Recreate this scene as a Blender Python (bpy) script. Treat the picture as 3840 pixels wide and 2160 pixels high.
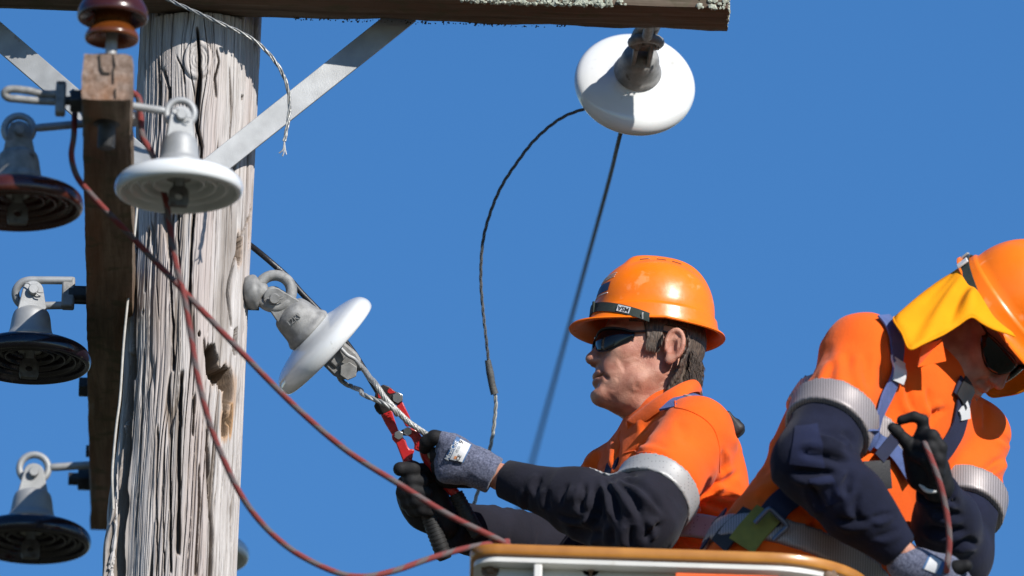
import bpy, bmesh, math, random
import numpy as np
from mathutils import Vector, Matrix

random.seed(7)
rng = np.random.default_rng(7)
for o in list(bpy.data.objects):
    bpy.data.objects.remove(o, do_unlink=True)
sc = bpy.context.scene
COL = sc.collection

# ------------------------------------------------------------------ camera
ELEV, ROLL, DIST = math.radians(19.0), math.radians(1.8), 30.0
FOCAL = 522.0
CAM = np.array([0.0, 0.0, 1.6])
FW = np.array([0.0, math.cos(ELEV), math.sin(ELEV)])
UP0 = np.array([0.0, -math.sin(ELEV), math.cos(ELEV)])
RT0 = np.array([1.0, 0.0, 0.0])
RT = RT0 * math.cos(ROLL) + UP0 * math.sin(ROLL)
UPV = UP0 * math.cos(ROLL) - RT0 * math.sin(ROLL)
cd = bpy.data.cameras.new('camera')
cam = bpy.data.objects.new('camera', cd)
COL.objects.link(cam)
m3 = Matrix((RT, UPV, -FW)).transposed()
cam.matrix_world = Matrix.Translation(CAM) @ m3.to_4x4()
cd.lens = FOCAL
cd.sensor_width = 36.0
cd.clip_start, cd.clip_end = 0.5, 5000.0
cd.dof.use_dof = True
cd.dof.focus_distance = DIST - 0.08
cd.dof.aperture_fstop = 3.2
sc.camera = cam

# ------------------------------------------------------------------ sky, sun, exposure
SUN_EL, SUN_AZ = math.radians(31.0), math.radians(38.0)      # azimuth: to the right of straight behind the camera
w = bpy.data.worlds.new('World')
sc.world = w
w.use_nodes = True
nt = w.node_tree
nt.nodes.clear()
sky = nt.nodes.new('ShaderNodeTexSky')
sky.sky_type = 'NISHITA'
sky.sun_disc = False
sky.sun_elevation = SUN_EL
SD = np.array([math.sin(SUN_AZ) * math.cos(SUN_EL), -math.cos(SUN_AZ) * math.cos(SUN_EL), math.sin(SUN_EL)])  # towards the sun
sky.sun_rotation = math.atan2(SD[0], SD[1])
sky.altitude = 0
sky.air_density = 1.0
sky.dust_density = 0.0
sky.ozone_density = 5.0
bg = nt.nodes.new('ShaderNodeBackground')
bg.inputs['Strength'].default_value = 0.1
wo = nt.nodes.new('ShaderNodeOutputWorld')
hs = nt.nodes.new('ShaderNodeHueSaturation')
hs.inputs['Saturation'].default_value = 1.22
hs.inputs['Hue'].default_value = 0.505
nt.links.new(sky.outputs[0], hs.inputs['Color'])
nt.links.new(hs.outputs[0], bg.inputs[0])
nt.links.new(bg.outputs[0], wo.inputs[0])
sd = bpy.data.lights.new('sun', 'SUN')
sd.energy = 5.0
sd.angle = math.radians(0.53)
sd.color = (1.0, 0.95, 0.89)
so = bpy.data.objects.new('sun', sd)
COL.objects.link(so)
so.rotation_euler = Vector(SD).to_track_quat('Z', 'Y').to_euler()
so.location = (8, -8, 25)
sc.view_settings.view_transform = 'Standard'
sc.view_settings.look = 'None'
sc.view_settings.exposure = 0.25
sc.view_settings.gamma = 1.0
sc.view_settings.use_curve_mapping = False

# ------------------------------------------------------------------ placing: measured picture points -> world points at a known distance
FPX = 3840.0 * FOCAL / 36.0
Y0 = DIST * math.cos(ELEV)            # the pole stands this far away
PPM = FPX / DIST                      # measured pixels per metre at the pole
def W(u, v, dy=0.0):
    d = FW + RT * ((u - 1920.0) / FPX) + UPV * ((1080.0 - v) / FPX)
    return CAM + d * ((Y0 + dy - CAM[1]) / d[1])
def Dp(u, v, d):
    return CAM + (FW + RT * ((u - 1920.0) / FPX) + UPV * ((1080.0 - v) / FPX)) * d
def depth_of(p):
    return float(np.dot(np.asarray(p) - CAM, FW))
def proj(p):
    q = np.asarray(p) - CAM
    d = np.dot(q, FW)
    return 1920 + FPX * np.dot(q, RT) / d, 1080 - FPX * np.dot(q, UPV) / d
def crop(ox, oy, s):
    return lambda x, y: (ox + x / s, oy + y / s)
cA = crop(0, 0, 1.811); cB = crop(0, 800, 2.07); cC = crop(0, 1500, 2.195)
cD = crop(900, 850, 2.229); cE = crop(1350, 1400, 1.906); cF = crop(2050, 900, 2.07)
cG = crop(1800, 1400, 1.906); cH = crop(2700, 800, 2.07); cI = crop(2700, 1400, 1.907)
cJ = crop(1900, 0, 2.415); c1 = crop(1380, 1420, 3.6225); c2 = crop(1450, 1700, 3.15)
c5 = crop(3240, 1150, 3.533); c6 = crop(3240, 1480, 2.131); k3 = crop(1740, 2000, 3.22); k4 = crop(2500, 1900, 3.22)

# ------------------------------------------------------------------ noise
def _hash(ix, iy, iz, seed):
    h = (ix.astype(np.int64) * 374761393 + iy.astype(np.int64) * 668265263 + iz.astype(np.int64) * 2147483647 + seed * 974634777) & 0xFFFFFFFF
    h = ((h ^ (h >> 13)) * 1274126177) & 0xFFFFFFFF
    h = (h ^ (h >> 16)) & 0xFFFFFFFF
    return h.astype(np.float64) / 4294967295.0
def noise(x, y, z, seed=0):
    x, y, z = np.broadcast_arrays(np.asarray(x, float), np.asarray(y, float), np.asarray(z, float))
    ix, iy, iz = np.floor(x), np.floor(y), np.floor(z)
    fx, fy, fz = x - ix, y - iy, z - iz
    fx = fx * fx * (3 - 2 * fx); fy = fy * fy * (3 - 2 * fy); fz = fz * fz * (3 - 2 * fz)
    r = 0
    for a in (0, 1):
        wx = fx if a else 1 - fx
        for b in (0, 1):
            wy = fy if b else 1 - fy
            for c in (0, 1):
                wz = fz if c else 1 - fz
                r = r + wx * wy * wz * _hash(ix + a, iy + b, iz + c, seed)
    return r * 2 - 1
def fbm(x, y, z, seed=0, n=3):
    r, a = 0, 1.0
    for i in range(n):
        r = r + a * noise(x * 2 ** i, y * 2 ** i, z * 2 ** i, seed + i * 17)
        a *= 0.5
    return r
def sstep(a, b, x):
    t = np.clip((x - a) / (b - a), 0, 1)
    return t * t * (3 - 2 * t)

# ------------------------------------------------------------------ materials
MATS = {}
def pmat(name, col, rough=0.5, metal=0.0, var=0.12, vscale=30.0, col2=None, bump=0.0, bscale=300.0, stretch=(1, 1, 1),
         coat=0.0, sheen=0.0, sss=0.0, spec=0.5, weave=0.0, wscale=900.0, spots=None, rvar=0.0):
    m = bpy.data.materials.new(name)
    m.use_nodes = True
    t = m.node_tree
    b = t.nodes['Principled BSDF']
    b.inputs['Roughness'].default_value = rough
    b.inputs['Metallic'].default_value = metal
    b.inputs['Coat Weight'].default_value = coat
    b.inputs['Sheen Weight'].default_value = sheen
    b.inputs['Specular IOR Level'].default_value = spec
    if sss:
        b.inputs['Subsurface Weight'].default_value = sss
        b.inputs['Subsurface Radius'].default_value = (0.012, 0.004, 0.002)
        b.inputs['Subsurface Scale'].default_value = 1.0
    tc = t.nodes.new('ShaderNodeTexCoord')
    mp = t.nodes.new('ShaderNodeMapping')
    mp.inputs['Scale'].default_value = stretch
    t.links.new(tc.outputs['Object'], mp.inputs[0])
    n = t.nodes.new('ShaderNodeTexNoise')
    n.inputs['Scale'].default_value = vscale
    n.inputs['Detail'].default_value = 5
    t.links.new(mp.outputs[0], n.inputs['Vector'])
    r = t.nodes.new('ShaderNodeValToRGB')
    c2 = col2 if col2 else tuple(min(1, c * (1 + var)) for c in col)
    c1_ = tuple(c * (1 - var) for c in col)
    r.color_ramp.elements[0].color = (*c1_, 1); r.color_ramp.elements[0].position = 0.35
    r.color_ramp.elements[1].color = (*c2, 1); r.color_ramp.elements[1].position = 0.68
    t.links.new(n.outputs['Fac'], r.inputs[0])
    last = r.outputs[0]
    if spots:
        scol, sscale, sthr = spots
        n3 = t.nodes.new('ShaderNodeTexNoise'); n3.inputs['Scale'].default_value = sscale; n3.inputs['Detail'].default_value = 6
        t.links.new(tc.outputs['Object'], n3.inputs['Vector'])
        mr = t.nodes.new('ShaderNodeMapRange'); mr.inputs[1].default_value = sthr; mr.inputs[2].default_value = sthr + 0.08
        t.links.new(n3.outputs['Fac'], mr.inputs[0])
        mx = t.nodes.new('ShaderNodeMix'); mx.data_type = 'RGBA'
        t.links.new(mr.outputs[0], mx.inputs[0]); t.links.new(last, mx.inputs[6]); mx.inputs[7].default_value = (*scol, 1)
        last = mx.outputs[2]
    t.links.new(last, b.inputs['Base Color'])
    if rvar:
        n4 = t.nodes.new('ShaderNodeTexNoise'); n4.inputs['Scale'].default_value = 34; n4.inputs['Detail'].default_value = 8; n4.inputs['Roughness'].default_value = 0.7
        t.links.new(tc.outputs['Object'], n4.inputs['Vector'])
        m4 = t.nodes.new('ShaderNodeMapRange'); m4.inputs[1].default_value = 0.35; m4.inputs[2].default_value = 0.7; m4.inputs[3].default_value = rough; m4.inputs[4].default_value = rough + rvar
        t.links.new(n4.outputs['Fac'], m4.inputs[0]); t.links.new(m4.outputs[0], b.inputs['Roughness'])
    if bump:
        n2 = t.nodes.new('ShaderNodeTexNoise')
        n2.inputs['Scale'].default_value = bscale
        n2.inputs['Detail'].default_value = 4
        t.links.new(mp.outputs[0], n2.inputs['Vector'])
        bp = t.nodes.new('ShaderNodeBump')
        bp.inputs['Strength'].default_value = bump
        bp.inputs['Distance'].default_value = 0.002
        t.links.new(n2.outputs['Fac'], bp.inputs['Height'])
        t.links.new(bp.outputs[0], b.inputs['Normal'])
        if weave:
            v = t.nodes.new('ShaderNodeTexVoronoi'); v.inputs['Scale'].default_value = wscale
            t.links.new(tc.outputs['Object'], v.inputs['Vector'])
            b2 = t.nodes.new('ShaderNodeBump'); b2.inputs['Strength'].default_value = weave; b2.inputs['Distance'].default_value = 0.001
            t.links.new(v.outputs['Distance'], b2.inputs['Height']); t.links.new(bp.outputs[0], b2.inputs['Normal'])
            t.links.new(b2.outputs[0], b.inputs['Normal'])
    MATS[name] = m
    return m

galv = pmat('galvanised_steel', (0.34, 0.35, 0.35), 0.55, 0.3, 0.14, 22, bump=0.2, bscale=500, spots=((0.24, 0.21, 0.18), 30, 0.7))
galv_dull = pmat('dull_cast_steel', (0.27, 0.27, 0.26), 0.65, 0.25, 0.25, 60, bump=0.4, bscale=700, spots=((0.13, 0.1, 0.08), 30, 0.62))
dark_steel = pmat('dark_bolt_steel', (0.05, 0.05, 0.05), 0.55, 0.5, 0.3, 60, bump=0.3, bscale=600)
white_porc = pmat('white_porcelain', (0.72, 0.74, 0.73), 0.12, 0, 0.05, 12, coat=0.4, rvar=0.15, spots=((0.5, 0.49, 0.44), 17, 0.66))
white_porc_dirty = pmat('stained_white_porcelain', (0.7, 0.72, 0.71), 0.16, 0, 0.03, 12, coat=0.4, spots=((0.2, 0.19, 0.15), 20, 0.665))
brown_porc = pmat('brown_porcelain', (0.05, 0.0115, 0.007), 0.14, 0, 0.25, 15, coat=0.2, rvar=0.2)
dark_porc = pmat('dark_porcelain', (0.014, 0.008, 0.012), 0.14, 0, 0.2, 15, coat=0.25, spots=((0.07, 0.06, 0.045), 60, 0.66), rvar=0.2)
amber_porc = pmat('amber_brown_porcelain', (0.13, 0.035, 0.006), 0.15, 0, 0.3, 15, coat=0.2, rvar=0.2)
lug_m = pmat('shade_darkened_grimy_steel', (0.12, 0.115, 0.11), 0.7, 0.2, 0.3, 60, bump=0.4, bscale=600, spots=((0.07, 0.055, 0.045), 40, 0.6))  # darker than the cap steel: shade on the lugs is in the colour
cement = pmat('cement', (0.36, 0.35, 0.33), 0.9, 0, 0.2, 60, bump=0.4)
wire_grey = pmat('bare_aluminium_wire', (0.36, 0.36, 0.34), 0.5, 0.4, 0.2, 200)
wire_dark = pmat('weathered_dark_wire', (0.095, 0.098, 0.095), 0.65, 0.2, 0.3, 250, bump=0.4, bscale=900)
black_rubber = pmat('black_cable_sheath', (0.011, 0.011, 0.013), 0.42, 0, 0.3, 80, bump=0.2, bscale=400, spots=((0.35, 0.36, 0.37), 90, 0.68))
lichen_m = pmat('pale_lichen', (0.38, 0.4, 0.32), 0.95, 0, 0.3, 120, bump=0.6, bscale=900)

# ------------------------------------------------------------------ mesh helpers
def link(name, me, mat=None, parent=None, smooth=True):
    if mat is not None:
        me.materials.append(mat)
    if smooth:
        me.polygons.foreach_set('use_smooth', [True] * len(me.polygons))
    o = bpy.data.objects.new(name, me)
    COL.objects.link(o)
    if parent is not None:
        o.parent = parent
        o.matrix_parent_inverse = parent.matrix_world.inverted() if False else Matrix.Translation(-Vector(parent.location))
    return o
def thing(name, label, cat, loc, group=None):
    o = bpy.data.objects.new(name, None)
    o.empty_display_size = 0.05
    COL.objects.link(o)
    o.location = Vector(loc)
    o['label'] = label; o['category'] = cat
    if group: o['group'] = group
    return o
def tag(o, label, cat, group=None):
    o['label'] = label; o['category'] = cat
    if group: o['group'] = group
    return o
def mesh(name, verts, faces, mat=None, parent=None, smooth=True, sharp=None):
    me = bpy.data.meshes.new(name)
    me.from_pydata([tuple(map(float, v)) for v in verts], [], faces)
    me.update()
    o = link(name, me, mat, parent, smooth)
    if sharp is not None:
        me.set_sharp_from_angle(angle=math.radians(sharp))
    return o
def mesh_np(name, V, Q, mat=None, parent=None, smooth=True):
    me = bpy.data.meshes.new(name)
    V = np.ascontiguousarray(V, dtype=np.float32); Q = np.ascontiguousarray(Q, dtype=np.int32)
    k = Q.shape[1]
    me.vertices.add(len(V)); me.vertices.foreach_set('co', V.ravel())
    me.loops.add(Q.size); me.loops.foreach_set('vertex_index', Q.ravel())
    me.polygons.add(len(Q)); me.polygons.foreach_set('loop_start', np.arange(0, Q.size, k, dtype=np.int32))
    me.polygons.foreach_set('loop_total', np.full(len(Q), k, dtype=np.int32))
    me.update(calc_edges=True)
    me.validate()
    return link(name, me, mat, parent, smooth)
def bevel(o, width, seg=2, angle=35):
    md = o.modifiers.new('edge', 'BEVEL')
    md.width = width; md.segments = seg; md.limit_method = 'ANGLE'; md.angle_limit = math.radians(angle)
    md.harden_normals = False
    return o
def catmull(P, n):
    P = np.asarray(P, float)
    if len(P) == 2:
        t = np.linspace(0, 1, n)[:, None]
        return P[0] * (1 - t) + P[1] * t
    seg = np.linalg.norm(np.diff(P, axis=0), axis=1) ** 0.5
    T = np.concatenate([[0], np.cumsum(seg)])
    Pe = np.vstack([2 * P[0] - P[1], P, 2 * P[-1] - P[-2]])
    Te = np.concatenate([[-(T[1])], T, [2 * T[-1] - T[-2]]])
    out = []
    for t in np.linspace(0, T[-1], n):
        i = min(max(np.searchsorted(T, t, 'right') - 1, 0), len(P) - 2) + 1
        t0, t1, t2, t3 = Te[i - 1:i + 3]; p0, p1, p2, p3 = Pe[i - 1:i + 3]
        a1 = (t1 - t) / (t1 - t0) * p0 + (t - t0) / (t1 - t0) * p1
        a2 = (t2 - t) / (t2 - t1) * p1 + (t - t1) / (t2 - t1) * p2
        a3 = (t3 - t) / (t3 - t2) * p2 + (t - t2) / (t3 - t2) * p3
        b1 = (t2 - t) / (t2 - t0) * a1 + (t - t0) / (t2 - t0) * a2
        b2 = (t3 - t) / (t3 - t1) * a2 + (t - t1) / (t3 - t1) * a3
        out.append((t2 - t) / (t2 - t1) * b1 + (t - t1) / (t2 - t1) * b2)
    return np.array(out)
def frames(P):
    T = np.gradient(P, axis=0)
    T /= np.linalg.norm(T, axis=1)[:, None] + 1e-12
    a = np.array([0, 0, 1.0]) if abs(T[0][2]) < 0.9 else np.array([1.0, 0, 0])
    N = [np.cross(T[0], a)]; N[0] /= np.linalg.norm(N[0])
    for i in range(1, len(P)):
        n = N[-1] - T[i] * np.dot(N[-1], T[i])
        N.append(n / (np.linalg.norm(n) + 1e-12))
    N = np.array(N)
    return T, N, np.cross(T, N)
def tube_data(P, r, seg=10, caps=True, twist=0.0):
    P = np.asarray(P, float); n = len(P)
    r = np.broadcast_to(np.asarray(r, float), (n,))
    T, N, B = frames(P)
    L = np.concatenate([[0], np.cumsum(np.linalg.norm(np.diff(P, axis=0), axis=1))])
    V, F = [], []
    for i in range(n):
        for k in range(seg):
            a = 2 * math.pi * k / seg + twist * L[i]
            V.append(P[i] + r[i] * (math.cos(a) * N[i] + math.sin(a) * B[i]))
    for i in range(n - 1):
        for k in range(seg):
            k2 = (k + 1) % seg
            F.append((i * seg + k, i * seg + k2, (i + 1) * seg + k2, (i + 1) * seg + k))
    if caps:
        F.append(tuple(range(seg - 1, -1, -1)))
        F.append(tuple((n - 1) * seg + k for k in range(seg)))
    return V, F, L
def tube(name, pts, r, mat, parent=None, n=None, seg=12, caps=True, uv=False, raw=False):
    P = np.asarray(pts, float) if raw else catmull(pts, n or max(2, len(pts) * 8))
    rr = r
    if not np.isscalar(r):
        rr = np.interp(np.linspace(0, 1, len(P)), np.linspace(0, 1, len(r)), r)
    V, F, L = tube_data(P, rr, seg, caps)
    o = mesh(name, V, F, mat, parent, True, 50)
    if uv:
        uvl = o.data.uv_layers.new(name='UVMap')
        vi = np.zeros(len(o.data.loops), dtype=np.int32)
        o.data.loops.foreach_get('vertex_index', vi)
        u = (vi % seg) / seg
        vv = L[np.clip(vi // seg, 0, len(P) - 1)]
        uvl.data.foreach_set('uv', np.stack([u, vv], 1).astype(np.float32).ravel())
    return o
def strands(name, pts, R, nst, lay, mat, parent=None, n=200, seg=6, core=True, rs=None, phase=0.0, wob=0.0):
    """a wire laid up from several helical strands, all of one piece"""
    P = catmull(pts, n)
    T, N, B = frames(P)
    L = np.concatenate([[0], np.cumsum(np.linalg.norm(np.diff(P, axis=0), axis=1))])
    rs = rs or R * 0.42
    V, F = [], []
    for s in range(nst):
        a = 2 * math.pi * (s / nst + L / lay) + phase
        rad = (R - rs) * (1 + wob * noise(L * 60, s * 3.1, 0, 5))
        Q = P + rad[:, None] * (np.cos(a)[:, None] * N + np.sin(a)[:, None] * B)
        v, f, _ = tube_data(Q, rs, seg)
        b = len(V)
        V += v; F += [tuple(i + b for i in q) for q in f]
    return mesh(name, V, F, mat, parent, True, 60)
def lathe_data(prof, seg=48, M=None):
    V, F = [], []
    n = len(prof)
    for k in range(seg):
        a = 2 * math.pi * k / seg
        for (r, z) in prof:
            V.append((r * math.cos(a), r * math.sin(a), z))
    for k in range(seg):
        k2 = (k + 1) % seg
        for i in range(n - 1):
            F.append((k * n + i, k2 * n + i, k2 * n + i + 1, k * n + i + 1))
    return V, F
def xf(M, V):
    return [tuple(M @ Vector(v)) for v in V]
def lathe(name, prof, mat, parent, M, seg=48, smoothpts=0, sharp=40):
    if smoothpts:
        prof = [tuple(p) for p in catmull([(r, z, 0) for r, z in prof], smoothpts)[:, :2]]
        prof = [(max(r, 0.0002), z) for r, z in prof]
    V, F = lathe_data(prof, seg)
    return mesh(name, xf(M, V), F, mat, parent, True, sharp)
def prism_data(poly, t0, t1):
    n = len(poly)
    V = [(x, y, t0) for x, y in poly] + [(x, y, t1) for x, y in poly]
    F = [tuple(range(n - 1, -1, -1)), tuple(range(n, 2 * n))]
    F += [(i, (i + 1) % n, (i + 1) % n + n, i + n) for i in range(n)]
    return V, F
def prism(name, poly, t0, t1, mat, parent, M=None, bw=0.0):
    a = sum(poly[i][0] * poly[(i + 1) % len(poly)][1] - poly[(i + 1) % len(poly)][0] * poly[i][1] for i in range(len(poly)))
    if a < 0: poly = poly[::-1]
    V, F = prism_data(poly, t0, t1)
    if M is not None: V = xf(M, V)
    o = mesh(name, V, F, mat, parent, bool(bw), 40)
    if bw: bevel(o, bw)
    return o
def box(name, c, ax, ay, az, sx, sy, sz, mat, parent, bw=0.0):
    c = np.asarray(c, float)
    V = [c + np.asarray(ax) * sx * i + np.asarray(ay) * sy * j + np.asarray(az) * sz * k for k in (-.5, .5) for j in (-.5, .5) for i in (-.5, .5)]
    F = [(0, 2, 3, 1), (4, 5, 7, 6), (0, 1, 5, 4), (2, 6, 7, 3), (0, 4, 6, 2), (1, 3, 7, 5)]
    o = mesh(name, V, F, mat, parent, bool(bw), 40)
    if bw: bevel(o, bw)
    return o
def basis(o, x, y, z):
    M = Matrix((tuple(x), tuple(y), tuple(z))).transposed().to_4x4()
    M.translation = Vector(o)
    return M
def axis_basis(o, z, hint=(0, -1, 0)):
    """local z along z, local x as near hint as may be"""
    z = np.asarray(z, float); z = z / np.linalg.norm(z)
    h = np.asarray(hint, float); x = h - z * np.dot(h, z); x /= np.linalg.norm(x)
    return basis(o, x, np.cross(z, x), z)
def nut(name, c, ax, r, h, mat, parent, stub=0.0):
    M = axis_basis(c, ax, (0, 0.3, 1))
    poly = [(r * math.cos(math.pi / 3 * i), r * math.sin(math.pi / 3 * i)) for i in range(6)]
    o = prism(name, poly, 0, h, mat, parent, M, r * 0.08)
    if stub:
        lathe('bolt_end', [(0.0002, h + stub), (r * 0.5, h + stub), (r * 0.52, h + stub - 0.002), (r * 0.52, h - 0.002)], mat, o if False else parent, M, 16)
    return o
def ribbon(name, pts, side, width, thick, mat, parent, n=40, uv=False):
    """a flat strap along pts; side = width direction (one vector, or one for each point)"""
    P = catmull(pts, n)
    S = np.asarray(side, float)
    S = np.broadcast_to(S, (len(P), 3)) if S.ndim == 1 else catmull(S, n)
    T = np.gradient(P, axis=0); T /= np.linalg.norm(T, axis=1)[:, None]
    S = S - T * np.sum(S * T, 1)[:, None]; S = S / np.linalg.norm(S, axis=1)[:, None]
    U = np.cross(T, S)
    V, F = [], []
    for i in range(n):
        for a, b in ((-.5, -.5), (.5, -.5), (.5, .5), (-.5, .5)):
            V.append(P[i] + S[i] * width * a + U[i] * thick * b)
    for i in range(n - 1):
        for k in range(4):
            F.append((i * 4 + k, i * 4 + (k + 1) % 4, (i + 1) * 4 + (k + 1) % 4, (i + 1) * 4 + k))
    F += [(3, 2, 1, 0), tuple((n - 1) * 4 + k for k in range(4))]
    return mesh(name, V, F, mat, parent, True, 40)
def text_mesh(name, body, size, M, mat, parent, extrude=0.0006, align='CENTER', project=None, shear=0.0, bold=0.0):
    cu = bpy.data.curves.new('lettering', 'FONT')
    cu.body = body; cu.size = size; cu.extrude = extrude; cu.align_x = align; cu.align_y = 'CENTER'; cu.offset = bold
    cu.resolution_u = 3
    to = bpy.data.objects.new('lettering', cu)
    me = to.to_mesh()
    V = np.array([v.co[:] for v in me.vertices]); F = [tuple(p.vertices) for p in me.polygons]
    to.to_mesh_clear()
    bpy.data.objects.remove(to); bpy.data.curves.remove(cu)
    if project is not None:
        V = project(V)
    else:
        V = xf(M, V)
    return mesh(name, V, F, mat, parent, False)

# ------------------------------------------------------------------ implicit solids for bodies, clothes and gloves
def nets(f, xs, ys, zs):
    nx, ny, nz = f.shape
    s = f < 0
    cnt = np.zeros((nx - 1, ny - 1, nz - 1), np.int8)
    for a in (0, 1):
        for b in (0, 1):
            for c in (0, 1):
                cnt += s[a:nx - 1 + a, b:ny - 1 + b, c:nz - 1 + c]
    act = (cnt > 0) & (cnt < 8)
    I, J, K = np.nonzero(act)
    idx = -np.ones(act.shape, np.int32)
    idx[I, J, K] = np.arange(len(I))
    acc = np.zeros((len(I), 3)); num = np.zeros(len(I))
    cs = [(a, b, c) for a in (0, 1) for b in (0, 1) for c in (0, 1)]
    for p in cs:
        for d in range(3):
            if p[d]: continue
            q = list(p); q[d] = 1
            f0 = f[I + p[0], J + p[1], K + p[2]].astype(float); f1 = f[I + q[0], J + q[1], K + q[2]].astype(float)
            m = (f0 < 0) != (f1 < 0)
            t = np.where(m, f0 / np.where(m, f0 - f1, 1), 0)
            P0 = np.stack([xs[I + p[0]], ys[J + p[1]], zs[K + p[2]]], 1)
            P1 = np.stack([xs[I + q[0]], ys[J + q[1]], zs[K + q[2]]], 1)
            acc += np.where(m[:, None], P0 + (P1 - P0) * t[:, None], 0)
            num += m
    V = acc / num[:, None]
    Q = []
    for d in range(3):
        sl0 = [slice(None)] * 3; sl1 = [slice(None)] * 3
        sl0[d] = slice(0, -1); sl1[d] = slice(1, None)
        ch = s[tuple(sl0)] != s[tuple(sl1)]
        a, b, c = np.nonzero(ch)
        g = np.stack([a, b, c], 1)
        e1, e2 = [(1, 2), (2, 0), (0, 1)][d]
        ok = (g[:, e1] > 0) & (g[:, e2] > 0) & (g[:, e1] < f.shape[e1] - 1) & (g[:, e2] < f.shape[e2] - 1)
        g = g[ok]
        def cell(o1, o2):
            h = g.copy(); h[:, e1] -= o1; h[:, e2] -= o2
            return idx[h[:, 0], h[:, 1], h[:, 2]]
        q = np.stack([cell(1, 1), cell(0, 1), cell(0, 0), cell(1, 0)], 1)
        flip = ~s[g[:, 0], g[:, 1], g[:, 2]]
        q[flip] = q[flip][:, ::-1]
        Q.append(q)
    return V, np.vstack(Q)
def grid_axis(lo, hi, h, fine=None):
    """even steps h, finer ones in fine = (lo, hi, step)"""
    if fine is None:
        return np.arange(lo, hi + h, h)
    a = np.arange(lo, fine[0], h); b = np.arange(fine[0], fine[1], fine[2]); c = np.arange(fine[1], hi + h, h)
    return np.concatenate([a, b, c])
class Sd:
    """sum of smooth-joined solids, evaluated on arrays of points"""
    def __init__(self): self.ops = []
    def cone(self, a, b, ra, rb=None, k=0.02, op='u'):
        self.ops.append(('cone', np.asarray(a, float), np.asarray(b, float), ra, ra if rb is None else rb, k, op)); return self
    def ell(self, c, r, R=None, k=0.02, op='u'):
        self.ops.append(('ell', np.asarray(c, float), np.asarray(r, float), np.eye(3) if R is None else np.asarray(R, float), None, k, op)); return self
    def box(self, c, r, R=None, rnd=0.005, k=0.01, op='u'):
        self.ops.append(('box', np.asarray(c, float), np.asarray(r, float), np.eye(3) if R is None else np.asarray(R, float), rnd, k, op)); return self
    def chain(self, pts, rs, k=0.02, op='u'):
        for i in range(len(pts) - 1): self.cone(pts[i], pts[i + 1], rs[i], rs[i + 1], k, op)
        return self
    def reach(self):
        if getattr(self, '_n', None) != len(self.ops):
            C, R = [], []
            for kind, a, b, c, e, k, op in self.ops:
                if kind == 'cone': C.append((a + b) / 2); R.append(np.linalg.norm(b - a) / 2 + max(c, e))
                else: C.append(a); R.append(np.linalg.norm(b) if kind == 'box' else max(b))
            self._C, self._R, self._n = np.array(C), np.array(R), len(self.ops)
        return self._C, self._R
    def __call__(self, X, Y, Z):
        X = np.asarray(X)
        if X.ndim == 3 and X.size > 30000:          # big grids block by block, each with the solids near it
            C, R = self.reach(); out = np.empty(X.shape, np.float32); n = 20
            for i in range(0, X.shape[0], n):
                for j in range(0, X.shape[1], n):
                    for k in range(0, X.shape[2], n):
                        s = (slice(i, i + n), slice(j, j + n), slice(k, k + n))
                        x, y, z = X[s], Y[s], Z[s]
                        a = np.array([x[0, 0, 0], y[0, 0, 0], z[0, 0, 0]], float); b = np.array([x[-1, -1, -1], y[-1, -1, -1], z[-1, -1, -1]], float)
                        d = np.linalg.norm(np.maximum(np.maximum(a - C, C - b), 0), axis=1) - R
                        ops = [o for o, q in zip(self.ops, d) if q < .06]
                        while ops and ops[0][6] != 'u': ops.pop(0)
                        out[s] = self.run(ops, x, y, z) if ops else .06
            return out
        return self.run(self.ops, X, Y, Z)
    def run(self, ops_, X, Y, Z):
        f = None
        for kind, a, b, c, e, k, op in ops_:
            if kind == 'cone':
                ba = b - a; L2 = float(np.dot(ba, ba)) + 1e-12
                x, y, z = X - a[0], Y - a[1], Z - a[2]
                h = np.clip((x * ba[0] + y * ba[1] + z * ba[2]) / L2, 0, 1)
                d = np.sqrt((x - h * ba[0]) ** 2 + (y - h * ba[1]) ** 2 + (z - h * ba[2]) ** 2) - (c + (e - c) * h)
            else:
                x, y, z = X - a[0], Y - a[1], Z - a[2]
                u = c[0][0] * x + c[0][1] * y + c[0][2] * z
                v = c[1][0] * x + c[1][1] * y + c[1][2] * z
                t = c[2][0] * x + c[2][1] * y + c[2][2] * z
                if kind == 'ell':
                    k0 = np.sqrt((u / b[0]) ** 2 + (v / b[1]) ** 2 + (t / b[2]) ** 2)
                    k1 = np.sqrt((u / b[0] ** 2) ** 2 + (v / b[1] ** 2) ** 2 + (t / b[2] ** 2) ** 2) + 1e-9
                    d = k0 * (k0 - 1) / k1
                else:
                    qx, qy, qz = np.abs(u) - b[0] + e, np.abs(v) - b[1] + e, np.abs(t) - b[2] + e
                    d = np.sqrt(np.maximum(qx, 0) ** 2 + np.maximum(qy, 0) ** 2 + np.maximum(qz, 0) ** 2) + np.minimum(np.maximum(qx, np.maximum(qy, qz)), 0) - e
            if f is None: f = d
            elif op == 'u':
                h = np.maximum(k - np.abs(f - d), 0) / k
                f = np.minimum(f, d) - h * h * k * 0.25
            elif op == 's':
                d = -d
                h = np.maximum(k - np.abs(f - d), 0) / k
                f = np.maximum(f, d) + h * h * k * 0.25
            elif op == 'i':
                f = np.maximum(f, d)
        return f
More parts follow.
